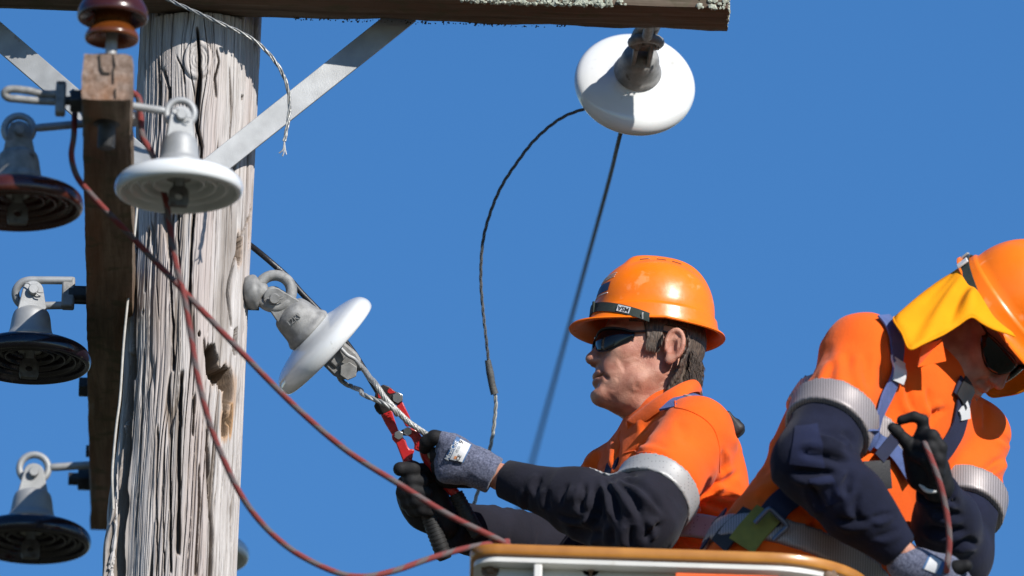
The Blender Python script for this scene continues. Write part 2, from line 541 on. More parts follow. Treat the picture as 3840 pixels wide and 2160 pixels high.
def solid(name, fn, lo, hi, h, mat, parent, fine=None, disp=None, smooth_it=0):
    """mesh of fn(X,Y,Z) < 0 inside the box lo..hi"""
    fx, fy, fz = fine if fine else (None, None, None)
    xs, ys, zs = grid_axis(lo[0], hi[0], h, fx), grid_axis(lo[1], hi[1], h, fy), grid_axis(lo[2], hi[2], h, fz)
    X, Y, Z = np.meshgrid(xs.astype(np.float32) , ys.astype(np.float32), zs.astype(np.float32), indexing='ij')
    f = fn(X, Y, Z)
    V, Q = nets(f, xs, ys, zs)
    if disp is not None:
        e = 1e-3
        g = np.stack([fn(V[:, 0] + e, V[:, 1], V[:, 2]) - fn(V[:, 0] - e, V[:, 1], V[:, 2]),
                      fn(V[:, 0], V[:, 1] + e, V[:, 2]) - fn(V[:, 0], V[:, 1] - e, V[:, 2]),
                      fn(V[:, 0], V[:, 1], V[:, 2] + e) - fn(V[:, 0], V[:, 1], V[:, 2] - e)], 1)
        g /= np.linalg.norm(g, axis=1)[:, None] + 1e-9
        V = V + g * disp(V)[:, None]
    return mesh_np(name, V, Q, mat, parent)
def march(fn, P, d, dist=0.3, it=60):
    """walk points P along d until they meet the surface of fn"""
    P = np.array(P, float); t = np.zeros(len(P))
    for _ in range(it):
        Q = P + d * t[:, None]
        t += np.clip(fn(Q[:, 0], Q[:, 1], Q[:, 2]), -0.02, 0.05) * 0.8
    return P + d * t[:, None]

def proj_np(V):
    q = V - CAM; d = q @ FW
    return 1920 + FPX * (q @ RT) / d, 1080 - FPX * (q @ UPV) / d
def creases(strokes):
    """cloth folds drawn as lines: each (points, depth m, width px) is a furrow with a ridge along one side"""
    prep = []
    for pts, amp, wd in strokes:
        P = catmull([(*q, 0) for q in pts], 24)[:, :2]
        prep.append((P, amp, wd, P.min(0) - 4 * abs(wd), P.max(0) + 4 * abs(wd)))
    def f(V):
        U, VV = proj_np(V); out = np.zeros(len(V))
        for P, amp, wd, lo, hi in prep:
            m = (U > lo[0]) & (U < hi[0]) & (VV > lo[1]) & (VV < hi[1])
            if not m.any(): continue
            u, v = U[m], VV[m]; best = np.full(len(u), 1e9); sg = np.ones(len(u)); tt = np.zeros(len(u))
            for i in range(len(P) - 1):
                a, e = P[i], P[i + 1] - P[i]; L2 = e @ e + 1e-9
                t = np.clip(((u - a[0]) * e[0] + (v - a[1]) * e[1]) / L2, 0, 1)
                dx, dy = u - a[0] - t * e[0], v - a[1] - t * e[1]; d = np.hypot(dx, dy)
                k = d < best
                best = np.where(k, d, best); sg = np.where(k, np.sign(e[0] * dy - e[1] * dx + 1e-9), sg); tt = np.where(k, (i + t) / (len(P) - 1), tt)
            w_ = abs(wd) * (0.6 + 0.4 * np.sin(np.pi * tt)); d = best * sg * np.sign(wd)
            tp = np.clip(np.sin(np.pi * np.clip(tt, 0.02, 0.98)) * 1.6, 0, 1)
            out[m] += amp * tp * (-np.exp(-(d / w_) ** 2) + 0.75 * np.exp(-((d - 1.8 * w_) / (1.25 * w_)) ** 2))
        return out
    return f
def grad(fn, V, e=1e-3):
    g = np.stack([fn(V[:, 0] + e, V[:, 1], V[:, 2]) - fn(V[:, 0] - e, V[:, 1], V[:, 2]), fn(V[:, 0], V[:, 1] + e, V[:, 2]) - fn(V[:, 0], V[:, 1] - e, V[:, 2]), fn(V[:, 0], V[:, 1], V[:, 2] + e) - fn(V[:, 0], V[:, 1], V[:, 2] - e)], 1)
    return g / (np.linalg.norm(g, axis=1)[:, None] + 1e-9)
def on_surface(fn, disp, uv, start, off):
    """picture points dropped onto a (creased) solid; returns points and normals"""
    P = march(fn, np.array([W(u, v, start) for u, v in uv]), FW, it=110)
    N = grad(fn, P)
    return P + N * ((disp(P) if disp else 0) + off)[:, None] if disp else P + N * off, N

# ================================================================== THE SETTING
def wood_mat(name, dark, mid, light, stretch, brown=None, bump=0.5, scale=60, attr=False, moss=None):
    m = bpy.data.materials.new(name); m.use_nodes = True
    t = m.node_tree; b = t.nodes['Principled BSDF']
    b.inputs['Roughness'].default_value = 0.85
    b.inputs['Specular IOR Level'].default_value = 0.25
    tc = t.nodes.new('ShaderNodeTexCoord'); mp = t.nodes.new('ShaderNodeMapping')
    mp.inputs['Scale'].default_value = stretch
    t.links.new(tc.outputs['Object'], mp.inputs[0])
    n = t.nodes.new('ShaderNodeTexNoise'); n.inputs['Scale'].default_value = scale; n.inputs['Detail'].default_value = 8; n.inputs['Roughness'].default_value = 0.65
    t.links.new(mp.outputs[0], n.inputs['Vector'])
    r = t.nodes.new('ShaderNodeValToRGB'); e = r.color_ramp.elements
    e[0].position = 0.3; e[0].color = (*dark, 1)
    e[1].position = 0.72; e[1].color = (*light, 1)
    x = e.new(0.48); x.color = (*mid, 1)
    t.links.new(n.outputs['Fac'], r.inputs[0])
    last = r.outputs[0]
    def blend(col, scale2, lo, hi, amt, src):
        n2 = t.nodes.new('ShaderNodeTexNoise'); n2.inputs['Scale'].default_value = scale2; n2.inputs['Detail'].default_value = 5
        t.links.new(src, n2.inputs['Vector'])
        mr = t.nodes.new('ShaderNodeMapRange'); mr.inputs[1].default_value = lo; mr.inputs[2].default_value = hi; mr.inputs[4].default_value = amt
        t.links.new(n2.outputs['Fac'], mr.inputs[0])
        mx = t.nodes.new('ShaderNodeMix'); mx.data_type = 'RGBA'
        t.links.new(mr.outputs[0], mx.inputs[0]); t.links.new(last, mx.inputs[6]); mx.inputs[7].default_value = (*col, 1)
        return mx.outputs[2]
    if brown: last = blend(brown, 14, 0.52, 0.7, 0.6, mp.outputs[0])
    if moss: last = blend(moss, 22, 0.55, 0.66, 0.7, tc.outputs['Object'])
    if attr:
        at = t.nodes.new('ShaderNodeAttribute'); at.attribute_name = 'stain_shade'
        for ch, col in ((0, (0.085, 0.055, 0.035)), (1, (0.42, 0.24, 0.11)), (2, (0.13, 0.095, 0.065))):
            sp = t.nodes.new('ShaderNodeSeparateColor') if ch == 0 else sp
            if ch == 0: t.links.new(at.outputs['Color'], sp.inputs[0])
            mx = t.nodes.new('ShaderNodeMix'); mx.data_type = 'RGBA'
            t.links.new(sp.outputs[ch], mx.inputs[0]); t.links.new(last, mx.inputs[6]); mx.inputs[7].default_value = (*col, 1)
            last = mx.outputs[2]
    t.links.new(last, b.inputs['Base Color'])
    n3 = t.nodes.new('ShaderNodeTexNoise'); n3.inputs['Scale'].default_value = scale * 3; n3.inputs['Detail'].default_value = 6
    t.links.new(mp.outputs[0], n3.inputs['Vector'])
    bp = t.nodes.new('ShaderNodeBump'); bp.inputs['Strength'].default_value = bump; bp.inputs['Distance'].default_value = 0.003
    t.links.new(n3.outputs['Fac'], bp.inputs['Height']); t.links.new(bp.outputs[0], b.inputs['Normal'])
    return m
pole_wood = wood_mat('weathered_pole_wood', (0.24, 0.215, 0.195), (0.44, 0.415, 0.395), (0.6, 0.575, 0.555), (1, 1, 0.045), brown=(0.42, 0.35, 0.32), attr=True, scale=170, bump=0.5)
arm_wood = wood_mat('weathered_arm_wood', (0.06, 0.046, 0.034), (0.12, 0.092, 0.066), (0.2, 0.165, 0.125), (0.05, 1, 1), brown=(0.14, 0.08, 0.05), moss=(0.09, 0.085, 0.05))
beam_wood = wood_mat('weathered_beam_wood', (0.075, 0.052, 0.034), (0.15, 0.105, 0.07), (0.25, 0.185, 0.135), (1, 0.06, 1), brown=(0.2, 0.09, 0.045), moss=(0.075, 0.075, 0.04))
end_wood = wood_mat('end_grain_wood', (0.1, 0.065, 0.045), (0.21, 0.15, 0.115), (0.36, 0.28, 0.23), (1, 1, 1), brown=(0.27, 0.12, 0.05), scale=70)
hole_dark = pmat('old_bolt_hole', (0.03, 0.024, 0.018), 0.9, 0, 0.2)

# ground: far below, out of the picture; it throws light up onto the undersides
ground_m = pmat('dry_grass_ground', (0.04, 0.045, 0.022), 0.95, 0, 0.3, 0.6, col2=(0.075, 0.07, 0.04), bump=0.5, bscale=30)
g = mesh('ground', [(-2500, -2500, 0), (2500, -2500, 0), (2500, 2500, 0), (-2500, 2500, 0)], [(0, 1, 2, 3)], ground_m, None, False)
g['kind'] = 'structure'

# ------------------------------------------------------------------ the old wooden pole
PT_, PB_ = W(755, 65, 0), W(660, 2160, 0)
pdir = (PT_ - PB_) / (PT_[2] - PB_[2])          # per metre of height
def paxis(z): return PB_ + pdir * (z - PB_[2])
def pole_z(v): return W(700, v, -0.12)[2]
R0 = 0.1215
ztop = pole_z(65) + 0.42
zlow = pole_z(2160) - 0.25
def build_pole():
    pole = thing('utility_pole', 'weathered grey wooden utility pole with deep cracks and a rotten hollow', 'utility pole', (*paxis(0)[:2], 0))
    nz = 620
    th_f = np.linspace(math.radians(-108), math.radians(108), 620)
    th_b = np.linspace(math.radians(108), math.radians(252), 60)[1:-1]
    th = np.concatenate([th_f, th_b]); nt_ = len(th)
    zz = np.linspace(zlow, ztop, nz)
    TH, Z = np.meshgrid(th, zz, indexing='xy')       # rows = z
    s = TH * R0
    vv = np.interp(Z, [pole_z(2160), pole_z(65)], [2160, 65])       # measured picture row
    R = R0 * (1 + 0.012 * noise(TH * 1.2, Z * 1.5, 0, 3)) + 0.0 * Z
    # grain lines wander, and swing round the knot
    kth = math.asin((756 - 756) / 230.0); kz = pole_z(222)
    du, dz_ = s - kth * R0, Z - kz
    rk = np.sqrt((du / 0.8) ** 2 + dz_ ** 2 * 0.35)
    swing = 0.02 * np.exp(-(rk / 0.055) ** 2) * np.sign(du) * (1 - np.exp(-(np.abs(du) / 0.012)))
    wander = 0.006 * noise(Z * 2.3, 0.3, 0, 11) + 0.004 * noise(Z * 7, s * 8, 0, 12)
    u = s + wander - swing
    # fine weather checks: thin dark furrows of many lengths
    def furrows(freq, zf, thr, dep, seed):
        a = noise(u * freq, Z * zf, 0, seed)
        ln = np.abs(a)
        gate = sstep(-0.15, 0.35, noise(u * freq * 0.4, Z * zf * 0.8, 5.0, seed + 3))
        return dep * (1 - sstep(0, thr, ln)) * gate
    d = furrows(150, 2.2, 0.26, 0.0055, 21) + furrows(85, 1.4, 0.13, 0.011, 33) + furrows(260, 4, 0.4, 0.003, 45) + furrows(45, 0.9, 0.06, 0.016, 57) + furrows(110, 1.7, 0.1, 0.010, 63)
    d += 0.0012 * fbm(u * 260, Z * 7, 0, 71, 3)
    # a rougher, flaky left flank and lower left slab of sapwood standing off the pole
    flank = sstep(math.radians(-48), math.radians(-66), TH)
    d += flank * (0.006 * np.abs(fbm(u * 60, Z * 6, 0, 83, 3)))
    low = sstep(1380, 2050, vv)
    R = R + flank * low * 0.034 * (0.75 + 0.35 * noise(Z * 9, TH * 4, 0, 91)) + flank * 0.004
    # bigger cracks measured on the photograph: ([picture points], half width m, depth m)
    stain_shade = np.zeros((nz, nt_, 4)); stain_shade[..., 3] = 1
    def pth(x, v):
        ax = np.interp(v, [65, 2160], [755, 660]); return math.asin(max(-0.99, min(0.99, (x - ax) / (R0 * PPM)))) * R0
    cr = [([(745, 105), (751, 182), (755, 276), (748, 353), (743, 470), (763, 552), (758, 640)], 0.0030, 0.05),
          ([(867, 243), (872, 386), (868, 480), (874, 600)], 0.0016, 0.02), ([(817, 180), (827, 225), (812, 290), (818, 360)], 0.0018, 0.022),
          ([(668, 210), (690, 262), (700, 320)], 0.0016, 0.02), ([(618, 250), (640, 330), (632, 420), (645, 520)], 0.0032, 0.022),
          ([(598, 200), (603, 330), (600, 480)], 0.003, 0.02),
          ([(738, 700), (735, 800), (724, 920), (720, 1040), (718, 1120), (722, 1260)], 0.0024, 0.03),
          ([(676, 790), (671, 900), (680, 1010)], 0.0016, 0.02), ([(640, 820), (643, 1000), (646, 1090), (652, 1220), (655, 1400)], 0.0024, 0.022),
          ([(965, 610), (948, 720), (925, 800), (900, 890), (880, 960), (862, 1040), (857, 1090), (866, 1160), (872, 1200)], 0.0032, 0.03),
          ([(590, 900), (592, 1050), (600, 1200)], 0.0015, 0.015), ([(560, 840), (552, 960), (548, 1080)], 0.003, 0.02),
          ([(770, 1270), (776, 1330), (790, 1400)], 0.002, 0.02), ([(686, 1400), (682, 1520), (677, 1700), (676, 1900), (674, 2080)], 0.0034, 0.03),
          ([(648, 1620), (645, 1760), (643, 1900), (648, 2150)], 0.0022, 0.02), ([(735, 1480), (731, 1560), (728, 1640)], 0.002, 0.018),
          ([(752, 1740), (752, 1900), (745, 2020), (740, 2160)], 0.002, 0.02), ([(780, 1600), (784, 1720), (788, 1860), (800, 2000), (795, 2160)], 0.0032, 0.026),
          ([(596, 1600), (592, 1800), (594, 2000), (592, 2160)], 0.002, 0.02), ([(622, 1700), (618, 1950), (622, 2160)], 0.0014, 0.016),
          ([(545, 1300), (535, 1500), (530, 1750), (515, 2000)], 0.002, 0.02), ([(498, 1300), (488, 1600), (480, 1800), (466, 2160)], 0.011, 0.05),
          ([(508, 740), (510, 900), (508, 1100), (505, 1400)], 0.008, 0.04)]
    for pts, hw, dep in cr:
        pts = np.array(pts, float)
        vz = vv[:, 0]
        xs_ = np.array([pth(x, v) for x, v in pts])
        c = np.interp(vz, pts[:, 1], xs_)[:, None] + 0.0012 * noise(zz * 45, 0.5, 0, int(pts[0, 0]))[:, None]
        ext = sstep(pts[0, 1] - 12, pts[0, 1] + 35, vv) * (1 - sstep(pts[-1, 1] - 35, pts[-1, 1] + 12, vv))
        wd = 1.5 * hw * (0.55 + 0.7 * np.abs(noise(zz * 14, 1.5, 0, 7 + int(pts[0, 0])))[:, None]) + 1e-5
        k = ext * (1 - sstep(0.55, 1.25, np.abs(s - c) / wd))
        d = np.maximum(d, k * dep)
        stain_shade[..., 2] = np.maximum(stain_shade[..., 2], 0.5 * ext * (1 - sstep(0.5, 3.0, np.abs(s - c) / wd)))
    # rotten hollows
    def hollow(x, v, hx, hv, dep, seed, tan=0.0):
        nonlocal d
        q = np.sqrt(((s - pth(x, v)) / (1.35 * hx / PPM)) ** 2 + ((vv - v) / (1.2 * hv)) ** 2)
        q = q + 0.38 * fbm(s * 55, Z * 15, 0, seed, 2) + 0.14 * noise(s * 260, Z * 12, 0, seed + 9)
        k = 1 - sstep(0.72, 1.0, q)
        rough = 1 + 0.10 * fbm(s * 420, Z * 8, 0, seed + 5, 3)
        d = np.maximum(d, k * dep * rough)
        rim = np.clip((1 - sstep(0.95, 1.5, q)) , 0, 1)
        stain_shade[..., 1] = np.maximum(stain_shade[..., 1], tan * rim)
        stain_shade[..., 0] = np.maximum(stain_shade[..., 0], k * (1 - tan) * 0.9)
    hollow(889, 1255, 13, 42, 0.05, 101)
    hollow(800, 1350, 22, 55, 0.06, 111)
    hollow(832, 1400, 38, 42, 0.06, 121, 0.2)
    hollow(858, 1470, 26, 70, 0.05, 131, 0.55)
    hollow(846, 1560, 15, 52, 0.045, 141, 0.75)
    hollow(870, 1545, 9, 48, 0.02, 147, 0.9)
    hollow(905, 905, 14, 48, 0.03, 151, 0.3)
    hollow(940, 790, 10, 60, 0.03, 155, 0.2)
    hollow(752, 1255, 5, 10, 0.02, 161); hollow(915, 335, 5, 7, 0.02, 165); hollow(540, 1160, 5, 9, 0.02, 169)
    # the knot: rings and a rim
    q = np.sqrt((du / 0.85) ** 2 + (dz_ * 0.8) ** 2)
    d += 0.0011 * np.sin(q * 900) * (1 - sstep(0.022, 0.036, q)) + 0.004 * np.exp(-((q - 0.036) / 0.003) ** 2) - 0.004 * np.exp(-((q - 0.03) / 0.006) ** 2)
    # brown streaks left by water, thin with a shape of their own
    st = sstep(0.25, 0.6, noise(u * 45, Z * 1.3, 0, 201)) * sstep(0.0, 0.5, noise(u * 20, Z * 2.2, 4, 207))
    stain_shade[..., 2] = np.maximum(stain_shade[..., 2], 0.45 * st)
    mid = (1 - sstep(0.0, 0.011, np.abs(s - np.interp(vv, [1080, 1500, 1720], [pth(665, 1080), pth(668, 1500), pth(655, 1720)])))) * sstep(1080, 1150, vv) * (1 - sstep(1600, 1750, vv))
    stain_shade[..., 2] = np.maximum(stain_shade[..., 2], 0.8 * mid * sstep(-0.3, 0.3, noise(u * 200, Z * 5, 0, 211)))
    stain_shade[..., 2] = np.maximum(stain_shade[..., 2], 0.75 * sstep(0.0015, 0.008, d))  # deeper furrows coloured darker: crack dirt plus painted shade
    # flat notch for the cross arm
    RR = R - d
    ya = -RR * np.cos(TH)
    ax = paxis(Z.ravel()).reshape(nz, nt_, 3) if False else PB_[None, None, :] + pdir[None, None, :] * (Z - PB_[2])[..., None]
    Vx = ax[..., 0] + RR * np.sin(TH)
    Vy = ax[..., 1] + np.where((Z > ARM_Z0 - 0.004), np.maximum(ya, -0.0795), ya)
    V = np.stack([Vx, Vy, Z], -1).reshape(-1, 3)
    ii, jj = np.meshgrid(np.arange(nz - 1), np.arange(nt_), indexing='ij')
    j2 = (jj + 1) % nt_
    Q = np.stack([ii * nt_ + jj, ii * nt_ + j2, (ii + 1) * nt_ + j2, (ii + 1) * nt_ + jj], -1).reshape(-1, 4)
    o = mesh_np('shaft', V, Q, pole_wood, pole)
    ca = o.data.attributes.new('stain_shade', 'FLOAT_COLOR', 'POINT')
    ca.data.foreach_set('color', np.clip(stain_shade, 0, 1).reshape(-1).astype(np.float32))
    # the plain lower part down to the ground, and the sawn top
    V2, F2 = [], []
    for i, z in enumerate(np.linspace(-0.3, zlow + 0.02, 12)):
        for k in range(40):
            a = 2 * math.pi * k / 40; r = 0.1215 + 0.03 * (1 - z / zlow)
            V2.append(paxis(z) + np.array([r * math.sin(a), -r * math.cos(a), 0]))
    for i in range(11):
        for k in range(40): F2.append((i * 40 + k, i * 40 + (k + 1) % 40, (i + 1) * 40 + (k + 1) % 40, (i + 1) * 40 + k))
    mesh('lower_shaft', V2, F2, pole_wood, pole)
    # splinters standing off the lower left flank, pale on their sunny edge
    for pts, wd in (([(441, 1735), (440, 1830), (436, 1960), (428, 2040), (421, 2090), (408, 2135)], 0.009), ([(430, 2085), (420, 2130), (412, 2200)], 0.012), ([(505, 840), (503, 900), (500, 960)], 0.012)):
        P = np.array([W(x, v, -0.045 - 0.02 * (v > 1500)) for x, v in pts])
        P = catmull(P, 40); Vs, Fs = [], []
        for i, p in enumerate(P):
            t = i / 39; ww = wd * (0.25 + 0.75 * t) * (1 + 0.35 * noise(i * 0.4, 0, 0, 31)) * (1 if t < 0.93 else 0.6)
            for a, b in ((-0.5, 0.0), (0.0, -0.35), (0.5, 0.0), (0.1, 0.5)):
                Vs.append(p + np.array([a * ww, b * ww + 0.003 * float(noise(i * 0.7, a * 9, 0, 8)), 0]))
        for i in range(39):
            for k in range(4): Fs.append((i * 4 + k, i * 4 + (k + 1) % 4, i * 4 + 4 + (k + 1) % 4, i * 4 + 4 + k))
        Fs += [(3, 2, 1, 0), (156, 157, 158, 159)]
        mesh('splinter', Vs, Fs, pole_wood, pole, True, 30)
    return pole
ARM_BACK = -0.080; ARM_D = 0.14; ARM_H = 0.125
ARM_Z0 = W(755, 60, ARM_BACK)[2]
build_pole()

# ------------------------------------------------------------------ timber arms
def timber(name, c0, c1, wdt, hgt, mat, parent, endmat, holes=(), n=90, seed=1, wear=0.0022):
    """a sawn timber from c0 to c1 (centre line), with worn edges; holes = [(distance from c0, across, radius)] bored upward through it"""
    c0, c1 = np.asarray(c0), np.asarray(c1); L = np.linalg.norm(c1 - c0); ax = (c1 - c0) / L
    up = np.array([0, 0, 1.0]); sd_ = np.cross(ax, up)
    ring = []
    m = 6
    for k in range(m): ring.append((-0.5 + k / m, -0.5))
    for k in range(m): ring.append((0.5, -0.5 + k / m))
    for k in range(m): ring.append((0.5 - k / m, 0.5))
    for k in range(m): ring.append((-0.5, 0.5 - k / m))
    V, F = [], []
    nr = len(ring)
    for i in range(n):
        t = L * i / (n - 1)
        for (a, b) in ring:
            cr_ = 0.96 if abs(abs(a) - 0.5) < 1e-6 and abs(abs(b) - 0.5) < 1e-6 else 1.0
            ca, cb = a * cr_, b * cr_
            dn = wear * float(noise(t * 9, a * 5 + b * 3, seed)) + wear * 0.6 * float(noise(t * 40, a * 9, b * 9 + seed))
            e = 0.003 * float(noise(a * 8, b * 8, seed + i * 0)) if i in (0, n - 1) else 0
            V.append(c0 + ax * (t + e) + sd_ * (ca * wdt + dn * np.sign(a)) + up * (cb * hgt + dn * np.sign(b)))
    for i in range(n - 1):
        for k in range(nr):
            F.append((i * nr + k, i * nr + (k + 1) % nr, (i + 1) * nr + (k + 1) % nr, (i + 1) * nr + k))
    F.append(tuple(range(nr - 1, -1, -1))); F.append(tuple((n - 1) * nr + k for k in range(nr)))
    F = [f[::-1] for f in F]
    o = mesh(name, V, F, mat, parent, False)
    o.data.materials.append(endmat)
    bm = bmesh.new(); bm.from_mesh(o.data); bmesh.ops.recalc_face_normals(bm, faces=bm.faces); bm.to_mesh(o.data); bm.free()
    o.data.polygons[len(F) - 1].material_index = 1; o.data.polygons[len(F) - 2].material_index = 1
    if holes:
        Vh, Fh = [], []
        for (t, a, r) in holes:
            b0 = len(Vh); p = c0 + ax * t + sd_ * a - up * (hgt / 2 + 0.02)
            for hh in (0, 0.02 + 0.055):
                for k in range(16):
                    an = 2 * math.pi * k / 16
                    Vh.append(p + up * hh + r * (math.cos(an) * ax * 1.1 + math.sin(an) * sd_) * (1 + 0.1 * math.sin(3 * an)))
            for k in range(16): Fh.append((b0 + k, b0 + (k + 1) % 16, b0 + 16 + (k + 1) % 16, b0 + 16 + k))
            Fh.append(tuple(b0 + k for k in range(15, -1, -1))); Fh.append(tuple(b0 + 16 + k for k in range(16)))
        me = bpy.data.meshes.new('bore'); me.from_pydata([tuple(v) for v in Vh], [], Fh); me.materials.append(hole_dark)
        cut = bpy.data.objects.new('bore', me); COL.objects.link(cut)
        md = o.modifiers.new('bore', 'BOOLEAN'); md.operation = 'DIFFERENCE'; md.object = cut; md.solver = 'EXACT'
        dg = bpy.context.evaluated_depsgraph_get()
        nm = bpy.data.meshes.new_from_object(o.evaluated_get(dg))
        o.modifiers.clear(); o.data = nm
        bpy.data.objects.remove(cut)
    return o
arm_y = Y0 + ARM_BACK - ARM_D / 2
arm_x1 = W(2726, 122, ARM_BACK)[0]; arm_x0 = 2 * paxis(ARM_Z0)[0] - arm_x1
arm_c = np.array([(arm_x0 + arm_x1) / 2, arm_y, ARM_Z0 + ARM_H / 2])
arm = thing('timber_crossarm', 'brown timber crossarm across the pole top with pale lichen on its sunny face', 'crossarm', (arm_c[0], arm_y, ARM_Z0))
def arm_hole(u, v):                      # the underside point seen at u, v
    p0 = W(u, v, 0); d = p0 - CAM; p = CAM + d * ((ARM_Z0 - CAM[2]) / d[2]); return p
hl = []
for u, v in ((2525, 75), (1312, 37), (52, 12), (1900 + 75 / 2.415, 22)):
    p = arm_hole(u, v); hl.append((p[0] - arm_x0, -(p[1] - arm_y), 0.013 if u != 1900 + 75 / 2.415 else 0.006))
timber('arm_timber', (arm_x0, arm_y, ARM_Z0 + ARM_H / 2), (arm_x1, arm_y, ARM_Z0 + ARM_H / 2), ARM_D, ARM_H, arm_wood, arm, end_wood, hl, 120, 3)
# lichen crust on the front face and over the lower edges
def lichen(name, spots, parent, mat, size=(0.0025, 0.0075)):
    V, F = [], []
    ico = [(0, 0, 1), (0.894, 0, 0.447), (0.276, 0.851, 0.447), (-0.724, 0.526, 0.447), (-0.724, -0.526, 0.447), (0.276, -0.851, 0.447),
           (0.724, 0.526, -0.447), (-0.276, 0.851, -0.447), (-0.894, 0, -0.447), (-0.276, -0.851, -0.447), (0.724, -0.526, -0.447), (0, 0, -1)]
    fi = [(0, 1, 2), (0, 2, 3), (0, 3, 4), (0, 4, 5), (0, 5, 1), (1, 6, 2), (2, 7, 3), (3, 8, 4), (4, 9, 5), (5, 10, 1), (1, 10, 6), (2, 6, 7), (3, 7, 8), (4, 8, 9), (5, 9, 10), (6, 11, 7), (7, 11, 8), (8, 11, 9), (9, 11, 10), (10, 11, 6)]
    for p, nrm, k in spots:
        s_ = random.uniform(*size) * k
        b = len(V)
        a = random.uniform(0, 6.28); ca, sa = math.cos(a), math.sin(a)
        for q in ico:
            j = random.uniform(0.55, 1.35)
            x, y, z = q[0] * ca - q[1] * sa, q[0] * sa + q[1] * ca, q[2]
            V.append(np.asarray(p) + s_ * j * np.array([x, y, z]) * (1 - 0.45 * np.abs(nrm)))
        F += [tuple(i + b for i in t) for t in fi]
    o = mesh(name, V, F, mat, parent, False)
    o['kind'] = 'stuff'
    return o
sp = []
yf, yb = arm_y - ARM_D / 2, arm_y + ARM_D / 2
for _ in range(9000):
    x = random.uniform(arm_x0, arm_x1)
    z = ARM_Z0 + random.random() ** 1.3 * ARM_H
    u = proj((x, yf, z))[0]
    dens = float(noise(x * 9, z * 14, 1.0, 77)) + 0.25
    if 2345 < u < 2590: dens -= 0.95
    if u < 1450: dens -= 0.35
    if u > 2600: dens += 0.5
    if random.random() < dens * .8: sp.append(((x, yf - 0.001, z), np.array([0, 1, 0]), 1.0))
for _ in range(900):
    x = random.uniform(arm_x0, arm_x1); u = proj((x, yf, ARM_Z0))[0]
    if 2345 < u < 2590 and random.random() < .9: continue
    if u < 1550: continue
    if float(noise(x * 14, 0, 0, 5)) > -0.2: sp.append(((x, yf + random.uniform(-0.002, 0.006), ARM_Z0 + random.uniform(-0.003, 0.002)), np.array([0, 0, 0.5]), 0.8))
for _ in range(130):
    sp.append(((arm_x1 + random.uniform(-0.002, 0.002), random.uniform(yf, yb), ARM_Z0 + random.uniform(0, 0.15)), np.array([1, 0, 0]), 0.9))
lichen('lichen_crust', sp, arm, lichen_m)
dark_lichen = pmat('dark_lichen', (0.075, 0.07, 0.045), 0.95, 0, 0.3, 120)
sp = []
for _ in range(420):
    x = random.uniform(arm_x0, arm_x1)
    if float(noise(x * 5, 3, 0, 15)) > 0.05: sp.append(((x, yb + random.uniform(-0.006, 0.002), ARM_Z0 + random.uniform(-0.003, 0.003)), np.array([0, 0, 0.3]), 0.36))
lichen('dark_lichen_crust', sp, arm, dark_lichen)

# the second arm runs along the line of sight, bolted to the pole's left side
BN = -1.34
zb = W(400, 373, BN)[2]
lo_, hi_ = 0.3, 3.0
for _ in range(60):
    mid_ = (lo_ + hi_) / 2
    if W(423, 1990, mid_)[2] > zb: hi_ = mid_
    else: lo_ = mid_
BF = lo_
bn, bf = W(400, 373, BN), W(423, 1990, BF)
bf[2] = zb
BW_, BH_ = 0.096, 0.093
bdir = (bf - bn) / np.linalg.norm(bf - bn); bside = np.cross(bdir, [0, 0, 1.0])       # bside points right
def beam_at(dy): t = (Y0 + dy - bn[1]) / bdir[1]; return bn + bdir * t
def beam_v(v):                      # the underside centre seen at picture row v
    a, b = BN, BF
    for _ in range(50):
        m_ = (a + b) / 2
        if proj(beam_at(m_))[1] < v: a = m_
        else: b = m_
    return beam_at(a)
def side_point(v, sgn, h=0.5):      # a point on the left (-1) or right (1) face at height share h, seen at row v
    a, b = BN, BF
    f = lambda m_: beam_at(m_) + bside * sgn * BW_ / 2 + np.array([0, 0, BH_ * h])
    for _ in range(50):
        m_ = (a + b) / 2
        if proj(f(m_))[1] < v: a = m_
        else: b = m_
    return f(a)
print('beam', BF - BN, 'right face at pole', (beam_at(0) + bside * BW_ / 2)[0], 'pole left', paxis(zb)[0] - R0)
beam = thing('timber_crossarm', 'dark timber crossarm pointing at the viewer with its brown end grain showing', 'crossarm', bn)
hl = []
for u, v in ((403, 945), (406, 1445), (383, 1557), (395, 462)):
    p = beam_v(v); lat = (u - proj(p)[0]) / PPM; hl.append((np.linalg.norm(p - bn), lat, 0.011 if v != 1557 else 0.006))
timber('arm_timber', bn + [0, 0, BH_ / 2], bf + [0, 0, BH_ / 2], BW_, BH_, beam_wood, beam, end_wood, hl, 120, 9)
# checks in the end grain: thin dark wedges let into the face
M_e = basis(bn + np.array([0, 0, BH_ / 2]), bside, (0, 0, 1), -bdir)
def end_px(x, y): return ((x - 727) / 353 * BW_, (518 - y) / 313 * BH_)
for pl in ([(655, 370), (668, 372), (680, 450), (700, 485), (745, 490), (742, 500), (690, 500), (668, 470)], [(755, 365), (765, 368), (782, 440), (770, 470), (775, 560), (768, 562), (762, 470), (772, 440)], [(780, 600), (790, 600), (795, 660), (785, 665)]):
    prism('end_check', [end_px(*q) for q in pl], -0.004, 0.0018, hole_dark, beam, M_e)
